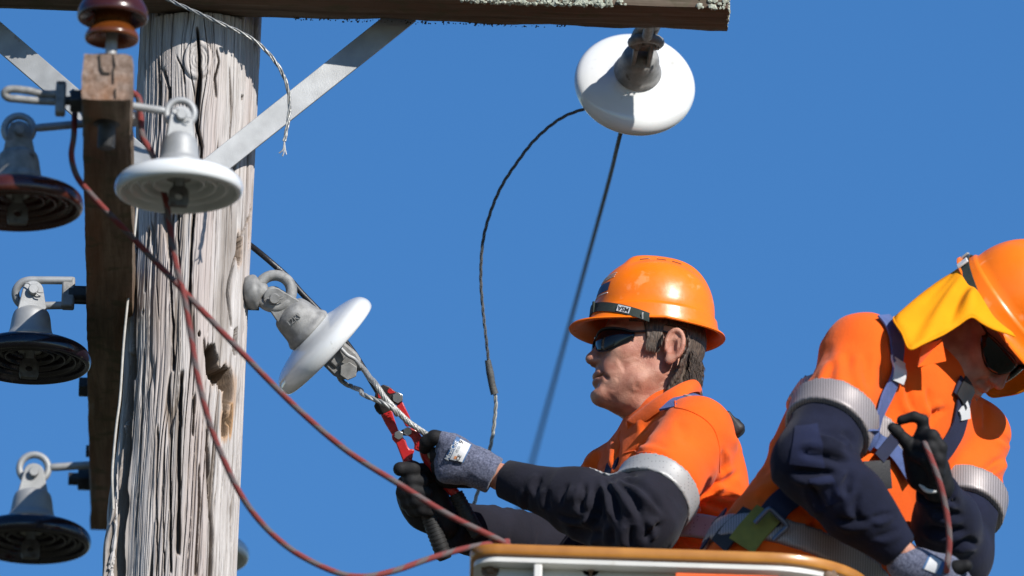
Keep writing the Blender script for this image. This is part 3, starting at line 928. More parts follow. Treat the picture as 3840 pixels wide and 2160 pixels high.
# bolts and nuts of the second arm
b1 = beam_v(462); lathe('hanging_bolt', [(0.0002, -0.052), (0.015, -0.052), (0.017, -0.049), (0.017, -0.004), (0.026, -0.003), (0.026, 0.004)], dark_steel, beam, Matrix.Translation(b1), 16)
p = side_point(446, 1); nut('nut', p, bside, 0.017, 0.02, galv, beam)
p = side_point(1452, -1); nut('nut', p, -bside, 0.022, 0.02, dark_steel, beam)
p = side_point(1798, -1); nut('nut', p, -bside, 0.026, 0.026, dark_steel, beam, 0.02)
p = side_point(1692, -1); nut('nut', p, -bside, 0.014, 0.008, dark_steel, beam)
box('washer_plate', side_point(1900, 1, 0.3) + bside * 0.003, bdir, [0, 0, 1], bside, 0.03, 0.05, 0.006, dark_steel, beam)
# pole band bolt where the arm meets the pole
lathe('through_bolt', [(0.008, -0.02), (0.008, 0.36)], dark_steel, beam, axis_basis(beam_at(0) + [0, 0, BH_ / 2] - bside * 0.06, bside), 12)

# ------------------------------------------------------------------ flat steel braces under the top arm
def brace(p0, p1, dy0, dy1, label, wdt=0.05):
    a, b = W(*p0, dy0), W(*p1, dy1)
    z = (b - a) / np.linalg.norm(b - a)
    yv = np.array([0, -1.0, 0]); yv -= z * np.dot(yv, z); yv /= np.linalg.norm(yv); x = np.cross(yv, z)
    t = thing('crossarm_brace', label, 'brace', a, 'flat steel braces under the crossarm')
    L = np.linalg.norm(b - a)
    poly = [(-wdt / 2, 0), (wdt / 2, 0), (wdt / 2, L), (-wdt / 2, L)]
    prism('flat_bar', poly, -0.003, 0.003, galv, t, basis(a, x, z, yv), 0.0012)
    M = basis(a + z * 0.035 + yv * 0.003, x, z, yv)
    lathe('bolt_head', [(0.0002, 0.013), (0.013, 0.013), (0.015, 0.010), (0.015, 0.002), (0.022, 0.002), (0.022, 0)], galv_dull, t, M, 6, 0, 30)
    return t
brace((655, 742), (1530, 46), -0.135, -0.062, 'galvanised flat brace rising right from the pole to the crossarm')
brace((720, 762), (-160, 2), -0.143, -0.062, 'galvanised flat brace rising left behind the near crossarm')

# ------------------------------------------------------------------ disc insulators
def plate_hole(name, outer, hc, hr, t0, t1, mat, parent, M, N=36, bw=0.0012):
    outer = np.array(outer, float)
    oc = np.vstack([outer, outer[:1]]); L = np.concatenate([[0], np.cumsum(np.linalg.norm(np.diff(oc, axis=0), axis=1))])
    ang = [2 * math.pi * k / N for k in range(N)]
    ring_o = []
    for a in ang:      # cast a ray from the hole centre to the outline
        best = None; d = np.array([math.cos(a), math.sin(a)])
        for i in range(len(outer)):
            p, q = oc[i] - hc, oc[i + 1] - hc; e = q - p
            den = d[0] * e[1] - d[1] * e[0]
            if abs(den) < 1e-12: continue
            t = (p[0] * e[1] - p[1] * e[0]) / den; u_ = (p[0] * d[1] - p[1] * d[0]) / den
            if t > 0 and -1e-6 <= u_ <= 1 + 1e-6: best = t if best is None else max(best, t)
        ring_o.append(hc + d * best)
    ring_i = [np.array(hc) + hr * np.array([math.cos(a), math.sin(a)]) for a in ang]
    V = [(*q, t0) for q in ring_o] + [(*q, t0) for q in ring_i] + [(*q, t1) for q in ring_o] + [(*q, t1) for q in ring_i]
    F = []
    for k in range(N):
        k2 = (k + 1) % N
        F += [(k, N + k, N + k2, k2), (2 * N + k, 2 * N + k2, 3 * N + k2, 3 * N + k), (k, k2, 2 * N + k2, 2 * N + k), (N + k, 3 * N + k, 3 * N + k2, N + k2)]
    o = mesh(name, xf(M, V), F, mat, parent, True, 35)
    if bw: bevel(o, bw)
    return o
def rounded(wb, zb_, zt, r, n=10):
    """clevis ear outline in (y, z): foot width wb at zb_, round head of radius r about (0, zt)"""
    pts = [(-wb / 2, zb_)]
    pts += [(r * math.cos(math.pi - math.pi * k / n), zt + r * math.sin(math.pi - math.pi * k / n)) for k in range(n + 1)]
    return pts + [(wb / 2, zb_)]
SHELL = [(.036, -.094), (.046, -.098), (.062, -.104), (.085, -.1095), (.105, -.116), (.117, -.1235), (.1235, -.134), (.1245, -.144), (.1215, -.152), (.1165, -.1545), (.1115, -.151), (.108, -.140), (.101, -.134),
         (.0975, -.141), (.0935, -.146), (.0895, -.141), (.086, -.131), (.079, -.128), (.0755, -.137), (.0715, -.1425), (.0675, -.137), (.064, -.126), (.057, -.123), (.0535, -.132), (.0495, -.1375), (.0455, -.132), (.042, -.121), (.03, -.118), (.02, -.118)]
def insulator(label, pos, down, face, shell_mat, group='disc insulators', cap_mat=None, scale=1.0, lug=True, name='disc_insulator', lug_mat=None, cap_w=1.0, cotter=True, rim=None, mark=False):
    """a cap-and-pin disc; pos = clevis pin, down = the way it hangs, face = where its pin head points"""
    cap_mat = cap_mat or galv
    t = thing(name, label, 'insulator', pos, group)
    down = np.array(down, float); down /= np.linalg.norm(down)
    M = axis_basis(pos, -down, face) @ Matrix.Scale(scale, 4)
    cw = cap_w
    cap = [(0.0002, -.030), (.016, -.030), (.024, -.033), (.031 * cw, -.040), (.035 * cw, -.052), (.037 * cw, -.066), (.0395 * cw, -.082), (.043 * cw, -.089), (.0445 * cw, -.094), (.043 * cw, -.099), (.038, -.099)]
    co = lathe('cap', cap, cap_mat, t, M, 40, 44, 60)
    for sx in (-1, 1):
        Me = M @ basis((sx * 0.0155, 0, 0), (0, 1, 0), (0, 0, 1), (1, 0, 0))
        prism('clevis_ear', rounded(.058 * cw, -.052, 0.0, .0215), -.0048, .0048, cap_mat, t, Me, 0.002)
    Mp = M @ Matrix.Rotation(math.radians(90), 4, 'Y')
    pn = lathe('clevis_pin', [(.0002, .032), (.009, .032), (.0105, .030), (.0105, .024), (.0075, .023), (.0075, -.032), (.0002, -.032)], cap_mat, t, Mp, 20)
    if cotter:
        for a in (-0.9, -0.5, 2.3):
            q = [M @ Vector((.029, 0.004 * math.cos(a), 0.004 * math.sin(a))), M @ Vector((.030, .014 * math.cos(a), .014 * math.sin(a))), M @ Vector((.029, .021 * math.cos(a + 0.2), .021 * math.sin(a + 0.2)))]
            tube('cotter_pin', [tuple(v) for v in q], 0.0014, cap_mat, t, 8, 6)
    lathe('shell', SHELL, shell_mat, t, M, 72, 120, 70)
    lathe('cement_joint', [(.0235, -.124), (.0235, -.1215), (.0002, -.1205)], cement, t, M, 32)
    lathe('pin', [(.0115, -.110), (.0115, -.140), (.0002, -.141)], cap_mat, t, M, 24)
    if lug:
        Ml = M @ basis((0, 0, 0), (0, 1, 0), (0, 0, 1), (1, 0, 0))
        out = [(-.0105, -.128), (.0105, -.128), (.0115, -.140), (.0185, -.148), (.0195, -.172), (.0165, -.180), (-.0165, -.180), (-.0195, -.172), (-.0185, -.148), (-.0115, -.140)]
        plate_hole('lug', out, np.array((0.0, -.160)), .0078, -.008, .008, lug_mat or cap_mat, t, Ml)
    return t
def eye(parent, start, c, R=.026, r=.0075, mat=None, up=(0, 0, 1), name='eye_bolt'):
    mat = mat or galv
    start, c = np.asarray(start), np.asarray(c)
    d = (start - c); d /= np.linalg.norm(d)
    u_ = np.array(up, float); u_ -= d * np.dot(u_, d); u_ /= np.linalg.norm(u_)
    ring = [c + R * (math.cos(a) * d + math.sin(a) * u_) for a in np.linspace(0, 2 * math.pi, 41)]
    V, F, _ = tube_data(ring, r, 12, False)
    V2, F2, _ = tube_data(catmull([c + d * R * 0.98, c + d * (R + 0.012), start], 14), np.interp(np.linspace(0, 1, 14), [0, 0.3, 1], [r * 0.8, r * 1.12, r * 1.12]), 12)
    b = len(V)
    return mesh(name, V + V2, F + [tuple(i + b for i in f) for f in F2], mat, parent, True, 60)
DOWN = (0, 0, -1.0); TOCAM = (0.0, -1.0, 0.0)
# 1 white disc, near right
s0 = side_point(398, 1, 0.55)
c0 = Dp(676, 425, depth_of(s0))
eye(beam, s0, c0, .027, .0072)
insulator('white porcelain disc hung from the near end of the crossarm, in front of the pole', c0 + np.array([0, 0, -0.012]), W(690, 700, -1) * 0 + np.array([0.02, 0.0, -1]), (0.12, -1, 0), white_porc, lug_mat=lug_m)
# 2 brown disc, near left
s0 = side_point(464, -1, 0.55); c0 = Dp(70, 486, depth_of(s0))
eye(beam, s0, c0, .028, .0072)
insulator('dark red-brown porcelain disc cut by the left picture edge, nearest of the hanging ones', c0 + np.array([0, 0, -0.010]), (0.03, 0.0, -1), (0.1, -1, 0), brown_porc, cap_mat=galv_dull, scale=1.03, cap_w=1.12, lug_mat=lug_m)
# 3 dark disc, middle left, on a forged strap
s0 = side_point(1104, -1, 0.5); dpt = depth_of(s0)
def strap_loop(parent, pts, s_end, dpt, r, mat, name):
    P = [Dp(u, v, dpt) for u, v in pts]
    return tube(name, P, r, mat, parent, 50, 12)
c0 = Dp(121, 1101, dpt)
strap_loop(beam, [cB(560, 522), cB(300, 520), cB(215, 522), cB(160, 545), cB(122, 600), cB(128, 665), cB(165, 708), cB(240, 720), cB(380, 716), cB(560, 714)], s0, dpt, .0082, galv, 'forged_strap')
box('strap_plate', (Dp(*cB(530, 622), dpt)), bside, [0, 0, 1], bdir, .026, .064, .03, galv_dull, beam, .004)
box('bolt_shank', (Dp(*cB(600, 625), dpt)), bside, [0, 0, 1], bdir, .05, .03, .03, dark_steel, beam, .008)
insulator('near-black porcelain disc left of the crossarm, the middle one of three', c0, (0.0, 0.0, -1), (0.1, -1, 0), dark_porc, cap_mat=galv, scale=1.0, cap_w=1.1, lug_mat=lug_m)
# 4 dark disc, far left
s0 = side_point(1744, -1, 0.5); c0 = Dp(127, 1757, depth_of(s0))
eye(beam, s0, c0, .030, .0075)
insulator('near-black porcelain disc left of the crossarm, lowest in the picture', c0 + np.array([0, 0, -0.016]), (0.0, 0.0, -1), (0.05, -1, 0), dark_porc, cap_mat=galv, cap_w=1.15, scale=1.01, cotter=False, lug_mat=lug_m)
# 5 white disc behind the pole
s0 = side_point(1790, 1, 0.5); c0 = Dp(722, 1815, depth_of(s0))
eye(beam, s0, c0, .027, .0072)
insulator('white porcelain disc mostly hidden behind the pole at the bottom', c0 + np.array([0, 0, -0.012]), (0.0, 0.0, -1), (0.1, -1, 0), white_porc)
# the empty forged loop at the near left
s0 = side_point(378, -1, 0.55); dpt = depth_of(s0)
strap_loop(beam, [cA(440, 628), cA(330, 640), cA(200, 618), cA(100, 606), cA(50, 612), cA(30, 635), cA(50, 662), cA(120, 672), cA(250, 684), cA(430, 692)], s0, dpt, .0078, galv_dull, 'forged_strap')
box('strap_plate', Dp(*cA(412, 672), dpt), bside, [0, 0, 1], bdir, .02, .066, .03, galv_dull, beam, .004)
nut('nut', Dp(*cA(478, 686), dpt), bside, .024, .034, dark_steel, beam)
tube('bolt_shank', [Dp(*cA(420, 684), dpt), s0], .009, dark_steel, beam, 4, 12)
# 6 white disc on the pole's right side, pulled along the service line
dp0 = depth_of(W(960, 1097, -0.03))
eyeC = Dp(*cD(290, 540), dp0); st = Dp(*cD(60, 555), dp0)
hw = thing('eye_nut', 'galvanised eye nut on the right side of the pole', 'eye nut', st)
eye(hw, st, eyeC, .034, .0115, galv_dull)
lathe('flange', [(.0002, -.02), (.014, -.02), (.03, -.014), (.036, 0.0), (.034, .008), (.02, .018), (.014, .03), (.0002, .034)], galv_dull, hw, axis_basis(Dp(*cD(105, 548), dp0), eyeC - st), 28, 30)
pinp = Dp(*cD(281, 592), dp0)
sdir = (Dp(*cD(681, 968), dp0 + 0.014) - pinp)
insulator('tilted white porcelain disc with dirt stains on the right side of the pole', pinp, sdir, -FW, white_porc_dirty, cap_mat=galv_dull, cap_w=1.15, scale=1.02, lug=False)
sdir = sdir / np.linalg.norm(sdir)
SX = np.cross(sdir, FW); SX /= np.linalg.norm(SX)          # across the string, in the picture plane
SY = np.cross(SX, sdir)
TXT = pinp + sdir * 0.063 - SY * 0.046
if np.dot(SY, FW) > 0: TXT = pinp + sdir * 0.063 - SY * 0.043
tx_m = axis_basis(TXT, -SY if np.dot(SY, FW) > 0 else SY, RT * 0.6 + UPV * 0.45)
ins6 = [o for o in bpy.data.objects if o.get('label', '').startswith('tilted white')][0]
text_mesh('lettering', '12KI', 0.017, tx_m @ Matrix.Translation((-0.006, 0.006, 0.001)), galv_dull, ins6, 0.0012)
# the dead-end clamp below the disc
clampt = thing('wedge_clamp', 'grey cast dead-end clamp below the tilted white disc', 'clamp', pinp + sdir * 0.15)
def dE(x, y, o=0.0): return Dp(*cD(x, y), dp0 + 0.022 + o)
ca_, cb_ = dE(720, 1005), dE(925, 1215)
Mz = basis(ca_, SX, sdir, SY)
Lc = np.linalg.norm(cb_ - ca_)
plate = [(-.030, -.02), (.030, -.02), (.033, .03), (.034, Lc * 0.75), (.030, Lc * 0.95), (.016, Lc * 1.12), (-.008, Lc * 1.15), (-.026, Lc * 0.98), (-.032, Lc * 0.7), (-.031, .02)]
prism('clamp_body', plate, -.014, .014, galv_dull, clampt, Mz, .005)
prism('clamp_cheek', [(-.02, .01), (.02, .01), (.022, Lc * .6), (-.02, Lc * .62)], -.019, .019, galv_dull, clampt, Mz, .006)
sgn = 1 if np.dot(SX, RT) > 0 else -1
tube('clamp_bail', [dE(815, 985, -.022), dE(860, 1035, -.024), dE(900, 1075, -.024), dE(955, 1105, -.022), dE(990, 1150, -.016), dE(1000, 1195, -.004)], .0042, galv, clampt, 30, 8)
nut('nut', dE(905, 1205, -.014), -SY if np.dot(SY, FW) > 0 else SY, .019, .008, galv_dull, clampt)
# 7 white disc under the right end of the top arm, leaning away along its wire
dp1 = depth_of(W(2400, 150, 0.07))
topp = Dp(*cJ(1245, 395), dp1)
axd = FW * 0.80 + (-UPV) * 0.585 - RT * 0.13
insulator('white porcelain disc facing the viewer under the right end of the top crossarm', topp, axd, RT * 1.0 - FW * 0.1, white_porc, cap_mat=galv_dull, cap_w=1.1, lug=False)
ins7 = [o for o in bpy.data.objects if o.get('label', '').startswith('white porcelain disc facing')][0]
for xa, xb in (((1235, 250), (1165, 420)), ((1330, 250), (1290, 400))):
    tube('hook_link', [Dp(*cJ(xa[0] + 20, xa[1] - 60), dp1 - .14), Dp(*cJ(*xa), dp1 - .03), Dp(*cJ((xa[0] + xb[0]) / 2 - 15, (xa[1] + xb[1]) / 2), dp1 - .014), Dp(*cJ(*xb), dp1 - .006)], .0135, galv_dull, arm, 20, 12)
eye(arm, Dp(*cJ(1300, 200), dp1 - .14), Dp(*cJ(1262, 385), dp1 - .012), .028, .010, galv_dull, up=RT)
# faint green factory stamp on its glaze
green = pmat('green_stamp_ink', (0.35, 0.55, 0.42), 0.3)
adn = axd / np.linalg.norm(axd)
def on_shell(x, y):
    o = Dp(*cJ(x, y), dp1 + 0.03); d = (o - CAM) / np.linalg.norm(o - CAM)
    best = None
    for t in np.linspace(-0.15, 0.15, 1500):
        q = o + d * t - topp; a = np.dot(q, adn); r = np.linalg.norm(q - adn * a)
        if r < .118 and a > np.interp(r, [.046, .062, .085, .106, .117], [.098, .104, .112, .121, .129]) - .0006: best = o + d * t; break
    return best if best is not None else o
for a, b in (((1480, 855), (1500, 850)), ((1500, 850), (1505, 880)), ((1505, 880), (1484, 880)), ((1505, 905), (1555, 890)), ((1520, 880), (1535, 920)), ((1540, 875), (1552, 910)), ((1512, 895), (1540, 915))):
    tube('stamp_mark', [on_shell(*a), on_shell(*b)], .0007, green, ins7, 4, 5)

# ------------------------------------------------------------------ pin insulator standing on the near end
pb = bn + bdir * 0.055 + bside * 0.004 + np.array([0, 0, BH_])
pi_ = thing('pin_insulator', 'brown glazed pin insulator with two skirts standing on the near crossarm end', 'insulator', pb)
Mi = Matrix.Translation(Vector(pb))
up = lambda L, d: [(r, z + d) for r, z in L]
lathe('pin', [(.0002, 0), (.017, 0), (.0175, .006), (.0115, .010), (.0115, .105)], galv, pi_, Mi, 20)
lathe('lower_skirt', up([(.012, .050), (.016, .040), (.03, .028), (.043, .022), (.0505, .020), (.053, .024), (.052, .030), (.046, .041), (.040, .048), (.037, .056), (.036, .086)], .028), amber_porc, pi_, Mi, 56, 60, 70)
lathe('upper_skirt', up([(.036, .074), (.04, .068), (.050, .060), (.060, .053), (.0665, .051), (.0692, .055), (.069, .064), (.065, .076), (.055, .092), (.040, .104), (.034, .112), (.033, .122), (.038, .130), (.040, .140), (.034, .15), (.018, .156), (.0002, .157)], .040), brown_porc, pi_, Mi, 56, 80, 70)

# ------------------------------------------------------------------ wires and ropes
def wire_end(name, label, cat): pass
# bare wire tail curling off the top arm
P = [W(u, v, dy) for u, v, dy in ((560, -40, -.30), (640, 2, -.33), (800, 75, -.36), (954, 152, -.36), (1035, 235, -.35), (1073, 310, -.34), (1086, 390, -.33), (1078, 470, -.33), (1066, 530, -.33))]
wt = strands('wire_tail', P, .0042, 3, .09, wire_grey, None, 160, 6)
tag(wt, 'bare grey wire tail curling down beside the pole top with a frayed end', 'wire')
for dx, dv in ((-12, 34), (-2, 46), (9, 40)):
    tube('loose_strand', [P[-1], W(1066 + dx * .5, 550 + dv * .4, -.33), W(1062 + dx * 1.3, 540 + dv, -.33)], .0014, wire_grey, wt, 8, 6)
# thin earth wire down the pole's left flank
ew = tube('earth_wire', [W(u, v, dy) for u, v, dy in ((520, 700, -.16), (512, 800, -.16), (498, 945, -.16), (478, 1138, -.16), (464, 1283, -.16), (449, 1500, -.17), (437, 1591, -.17), (426, 1705, -.17), (421, 1782, -.17), (425, 1910, -.16))], .0026, pmat('pale_wire_sheath', (0.42, 0.40, 0.36), .6, 0, .15, 80), None, 90, 8)
tag(ew, 'thin pale wire running down beside the dark crossarm and pole', 'wire')
# black service cable
bc = tube('service_cable', [Dp(*cD(x, y), dp0 + o) for x, y, o in ((20, 110, .16), (120, 182, .12), (250, 290, .10), (400, 425, .10), (520, 560, .10), (660, 705, .10), (830, 900, .085), (930, 1025, .07), (1030, 1180, .05), (1130, 1345, .03), (1185, 1430, .02))], .0062, black_rubber, None, 120, 14)
tag(bc, 'black insulated cable passing behind the tilted white disc', 'cable')
HD = depth_of(W(1740, 1700, -0.17))     # the hands and the cutter
def cE_(x, y, o=0.0): return Dp(*cE(x, y), HD + o)
A_ = [Dp(*cD(915, 1095), dp0 + .02), Dp(*cD(1005, 1165), dp0 + .02), Dp(*cD(1085, 1265), (dp0 + HD) / 2), cE_(118, 85, -.012), cE_(160, 150, -.020), cE_(212, 215, -.024), cE_(280, 285, -.022), cE_(352, 352, -.02), cE_(420, 400, -.018), cE_(486, 444, -.01), cE_(560, 490, .0)]
sw = strands('stay_wire', A_, .0062, 7, .075, wire_grey, None, 260, 6, rs=.0024)
tag(sw, 'thick twisted wire strand running from the clamp through the cutter jaws', 'wire')
B_ = [Dp(*cD(800, 1215), dp0 + .03), Dp(*cD(860, 1300), dp0 + .03), Dp(*cD(930, 1335), dp0 + .02), Dp(*cD(1010, 1368), (dp0 + HD) / 2), cE_(35, 158, -.015), cE_(105, 188, -.026), cE_(165, 212, -.036), cE_(225, 250, -.036), cE_(270, 300, -.024)]
sw2 = strands('stay_wire_tail', B_, .0052, 3, .055, wire_grey, None, 160, 7, rs=.0027)
tag(sw2, 'loose twisted wire tail coiling from the clamp below the thick strand', 'wire')
# dark line running away from the right disc
P0 = Dp(*cJ(1050, 1140), dp1 + .12)
cond = strands('overhead_conductor', [Dp(2376, 330, dp1 + .06), P0] + [Dp(2337 - (2337 - 1925) * t, 480 + (1990 - 480) * t, dp1 + .12 + 4.2 * t) for t in (.12, .35, .6, .85, 1.0)] + [Dp(2337 - 412 * 1.35, 480 + 1510 * 1.35, dp1 + 6.0)], .0046, 6, .16, wire_dark, None, 500, 6)
tag(cond, 'straight dark line slanting from the right disc down behind the worker', 'wire')
# thin jumper with a sleeve
Pj = [(2290, 385, .10), (2205, 405, .08), (2110, 440, .07), (2010, 520, .06), (1935, 615, .05), (1880, 700, .05), (1838, 800, .05), (1812, 900, .05), (1803, 1040, .05), (1810, 1150, .05), (1822, 1260, .04), (1832, 1350, .04), (1842, 1410, .04), (1852, 1470, .04)]
jw = strands('jumper_wire', [Dp(u, v, dp1 + o) for u, v, o in Pj], .0036, 3, .07, wire_dark, None, 300, 6)
tag(jw, 'thin wire arching from the right disc and hanging down left of the worker', 'wire')
sl = [Dp(u, v, dp1 + .04) for u, v in ((1829, 1350), (1838, 1400), (1846, 1445), (1855, 1478))]
tube('crimp_sleeve', sl, [.006, .0078, .0072, .0080], wire_dark, jw, 24, 12)
strands('pale_jumper_end', [Dp(u, v, dp1 + .04) for u, v in ((1854, 1474), (1859, 1500), (1853, 1590), (1838, 1680), (1815, 1760), (1790, 1850), (1772, 1905), (1740, 1990))], .0042, 3, .06, pmat('pale_wire', (.42, .42, .38), .5, .3), jw, 160, 6)
# ------------------------------------------------------------------ red hauling rope over the near arm
def rope_mat(name, red, grey, lay=17.0):
    m = bpy.data.materials.new(name); m.use_nodes = True
    t = m.node_tree; b = t.nodes['Principled BSDF']; b.inputs['Roughness'].default_value = 0.85; b.inputs['Specular IOR Level'].default_value = 0.2
    uv = t.nodes.new('ShaderNodeUVMap'); uv.uv_map = 'UVMap'
    mp = t.nodes.new('ShaderNodeMapping'); mp.inputs['Scale'].default_value = (1.0, lay, 1)
    t.links.new(uv.outputs[0], mp.inputs[0])
    sx = t.nodes.new('ShaderNodeSeparateXYZ'); t.links.new(mp.outputs[0], sx.inputs[0])
    ad = t.nodes.new('ShaderNodeMath'); ad.operation = 'ADD'; t.links.new(sx.outputs[0], ad.inputs[0]); t.links.new(sx.outputs[1], ad.inputs[1])
    fr = t.nodes.new('ShaderNodeMath'); fr.operation = 'FRACT'; t.links.new(ad.outputs[0], fr.inputs[0])
    tc = t.nodes.new('ShaderNodeTexCoord'); n = t.nodes.new('ShaderNodeTexNoise'); n.inputs['Scale'].default_value = 90; t.links.new(tc.outputs['Object'], n.inputs['Vector'])
    ad2 = t.nodes.new('ShaderNodeMath'); ad2.operation = 'MULTIPLY_ADD'; t.links.new(n.outputs['Fac'], ad2.inputs[0]); ad2.inputs[1].default_value = 0.5; t.links.new(fr.outputs[0], ad2.inputs[2])
    r = t.nodes.new('ShaderNodeValToRGB'); e = r.color_ramp.elements
    e[0].position = 0.7; e[0].color = (*red, 1); e[1].position = 0.95; e[1].color = (*grey, 1)
    t.links.new(ad2.outputs[0], r.inputs[0])
    t.links.new(r.outputs[0], b.inputs['Base Color'])
    # plaited cover: fine diagonal ribs
    wv = t.nodes.new('ShaderNodeTexWave'); wv.inputs['Scale'].default_value = 1.0
    m2 = t.nodes.new('ShaderNodeMapping'); m2.inputs['Scale'].default_value = (6.0, 260.0, 1); t.links.new(uv.outputs[0], m2.inputs[0]); t.links.new(m2.outputs[0], wv.inputs['Vector'])
    wv.bands_direction = 'DIAGONAL'
    bp = t.nodes.new('ShaderNodeBump'); bp.inputs['Strength'].default_value = 0.6; bp.inputs['Distance'].default_value = 0.001
    t.links.new(wv.outputs['Fac'], bp.inputs['Height']); t.links.new(bp.outputs[0], b.inputs['Normal'])
    return m
rope_m = rope_mat('red_grey_rope', (0.22, 0.05, 0.046), (0.145, 0.115, 0.113))
tz = beam_at(-1.12) + np.array([0, 0, BH_ + 0.006])
rp = [W(u, v, dy) for u, v, dy in ((1960, 2085, -.70), (1890, 2035, -.74), (1690, 1935, -.80), (1500, 1818, -.84), (1300, 1690, -.87), (1118, 1535, -.90), (900, 1315, -.94), (700, 1103, -.97), (520, 915, -1.0), (342, 730, -1.06), (288, 660, -1.09), (268, 585, -1.11), (276, 520, -1.12))]
rp += [tz - bside * 0.058 + [0, 0, -0.012], tz - bside * .03, tz + bside * .03, tz + bside * 0.056 + [0, 0, -0.012]]
rp += [W(u, v, dy) for u, v, dy in ((535, 510, -1.13), (572, 580, -1.13), (600, 660, -1.12), (626, 775, -1.11), (645, 900, -1.10), (662, 1000, -1.09), (690, 1110, -1.08), (712, 1235, -1.07), (745, 1430, -1.05), (790, 1600, -1.02), (835, 1715, -1.0), (900, 1850, -.97), (975, 1955, -.94), (1070, 2045, -.91), (1170, 2107, -.88), (1290, 2155, -.86), (1370, 2162, -.85), (1480, 2140, -.83), (1610, 2095, -.80), (1740, 2058, -.77), (1830, 2040, -.75), (1905, 2030, -.70))]
ro = tube('rope', rp, .0060, rope_m, None, 520, 12, True, True)
tag(ro, 'long red and grey rope looped over the near crossarm and down to the bucket', 'rope')

# ================================================================== BUCKET
rim_m = pmat('amber_rim_plastic', (0.40, 0.155, 0.022), 0.32, 0, 0.12, 14, col2=(0.47, 0.2, 0.035), coat=0.2, bump=0.1, bscale=120)
bwhite = pmat('white_fibreglass', (0.62, 0.61, 0.57), 0.4, 0, 0.06, 12, spots=((0.4, 0.36, 0.28), 9, 0.62))
sign_m = pmat('orange_sign', (0.9, 0.13, 0.02), 0.4, 0, 0.05)
rust = pmat('rusty_rivet', (0.2, 0.135, 0.09), 0.8, 0.2, 0.3, 60)
BY = -0.80
bkL = W(1762, 2060, BY)[0]; bkR = W(3272, 2150, BY + 0.18)[0]
bkZ1 = W(2500, 2055, BY)[2]; RIMH = 0.0245
bkB = Y0 + BY + 1.25; bkF = Y0 + BY
def plan(inset, rl=0.055, rr=0.21, n=14):
    """closed outline of the bucket seen from above, moved inward by inset"""
    x0, x1, y0, y1 = bkL + inset, bkR - inset, bkF + inset, bkB - inset
    out = []
    for (cx, cy, r, a0) in ((x0, y0, rl, 180), (x1, y0, rr, 270), (x1, y1, rr, 0), (x0, y1, rl, 90)):
        r = max(r - inset, 0.01)
        px, py = (cx + r if a0 in (180, 90) else cx - r), (cy + r if a0 in (180, 270) else cy - r)
        for k in range(n + 1):
            a = math.radians(a0 + 90 * k / n)
            out.append((px + r * math.cos(a), py + r * math.sin(a)))
    return out
def skin_loops(name, loops, mat, parent, sharp=30, close=False):
    n = len(loops[0][0]); V = [(x, y, z) for pl, z in loops for x, y in pl]; F = []
    m = len(loops)
    for i in range(m if close else m - 1):
        i2 = (i + 1) % m
        for k in range(n):
            k2 = (k + 1) % n
            F.append((i * n + k, i * n + k2, i2 * n + k2, i2 * n + k))
    return mesh(name, V, F, mat, parent, True, sharp)
bk = thing('lift_bucket', 'white fibreglass lift bucket with a thick amber rim at the bottom', 'bucket', ((bkL + bkR) / 2, (bkF + bkB) / 2, bkZ1 - 1.1))
z1 = bkZ1
skin_loops('rim', [(plan(.006), z1), (plan(.0015), z1 - .002), (plan(0), z1 - .006), (plan(0.0), z1 - RIMH + .007), (plan(.002), z1 - RIMH + .003), (plan(.008), z1 - RIMH), (plan(.06), z1 - RIMH), (plan(.064), z1 - RIMH + .004), (plan(.064), z1 - .005), (plan(.058), z1)], rim_m, bk, 35, True)
skin_loops('top_flange', [(plan(.010), z1 - RIMH - .0005), (plan(.0085), z1 - RIMH - .002), (plan(.0085), z1 - RIMH - .011), (plan(.011), z1 - RIMH - .0125), (plan(.05), z1 - RIMH - .0125)], bwhite, bk, 35)
skin_loops('shell', [(plan(.046), z1 - RIMH - .0125), (plan(.046), z1 - 0.5), (plan(.06), z1 - 1.08), (plan(.075), z1 - 1.1), (plan(.09), z1 - 1.1)], bwhite, bk, 35)
pl = plan(.0755)
mesh('floor', [(x, y, z1 - 1.095) for x, y in pl], [tuple(range(len(pl)))], bwhite, bk, False)
for u in (2018,):
    xr = W(u, 2120, BY + .02)[0]
    box('rib', (xr, bkF + .0285, z1 - RIMH - .0125 - .27), (1, 0, 0), (0, 1, 0), (0, 0, 1), .0165, .036, .54, bwhite, bk, .003)
for u, v in ((1838, 2137), (2216, 2130), (2690, 2143), (3105, 2160)):
    p = W(u, v, BY + .046)
    lathe('rivet', [(.0002, .010), (.006, .009), (.0095, .004), (.0095, 0), (.018, 0.0), (.018, -.002)], rust, bk, axis_basis((p[0], bkF + .046, p[2]), (0, -1, 0), (0, 0, 1)), 14)
    box('rust_streak', (p[0], bkF + .0452, p[2] - .022), (1, 0, 0), (0, 1, 0), (0, 0, 1), .006, .0012, .03, rust, bk)
xa, xb = W(2534, 2150, BY + .02)[0], W(2919, 2160, BY + .02)[0]
box('sign_plate', ((xa + xb) / 2, bkF + .006, W(2700, 2150, BY)[2] - .08), (1, 0, 0), (0, 1, 0), (0, 0, 1), xb - xa, .004, .16, sign_m, bk, .001)

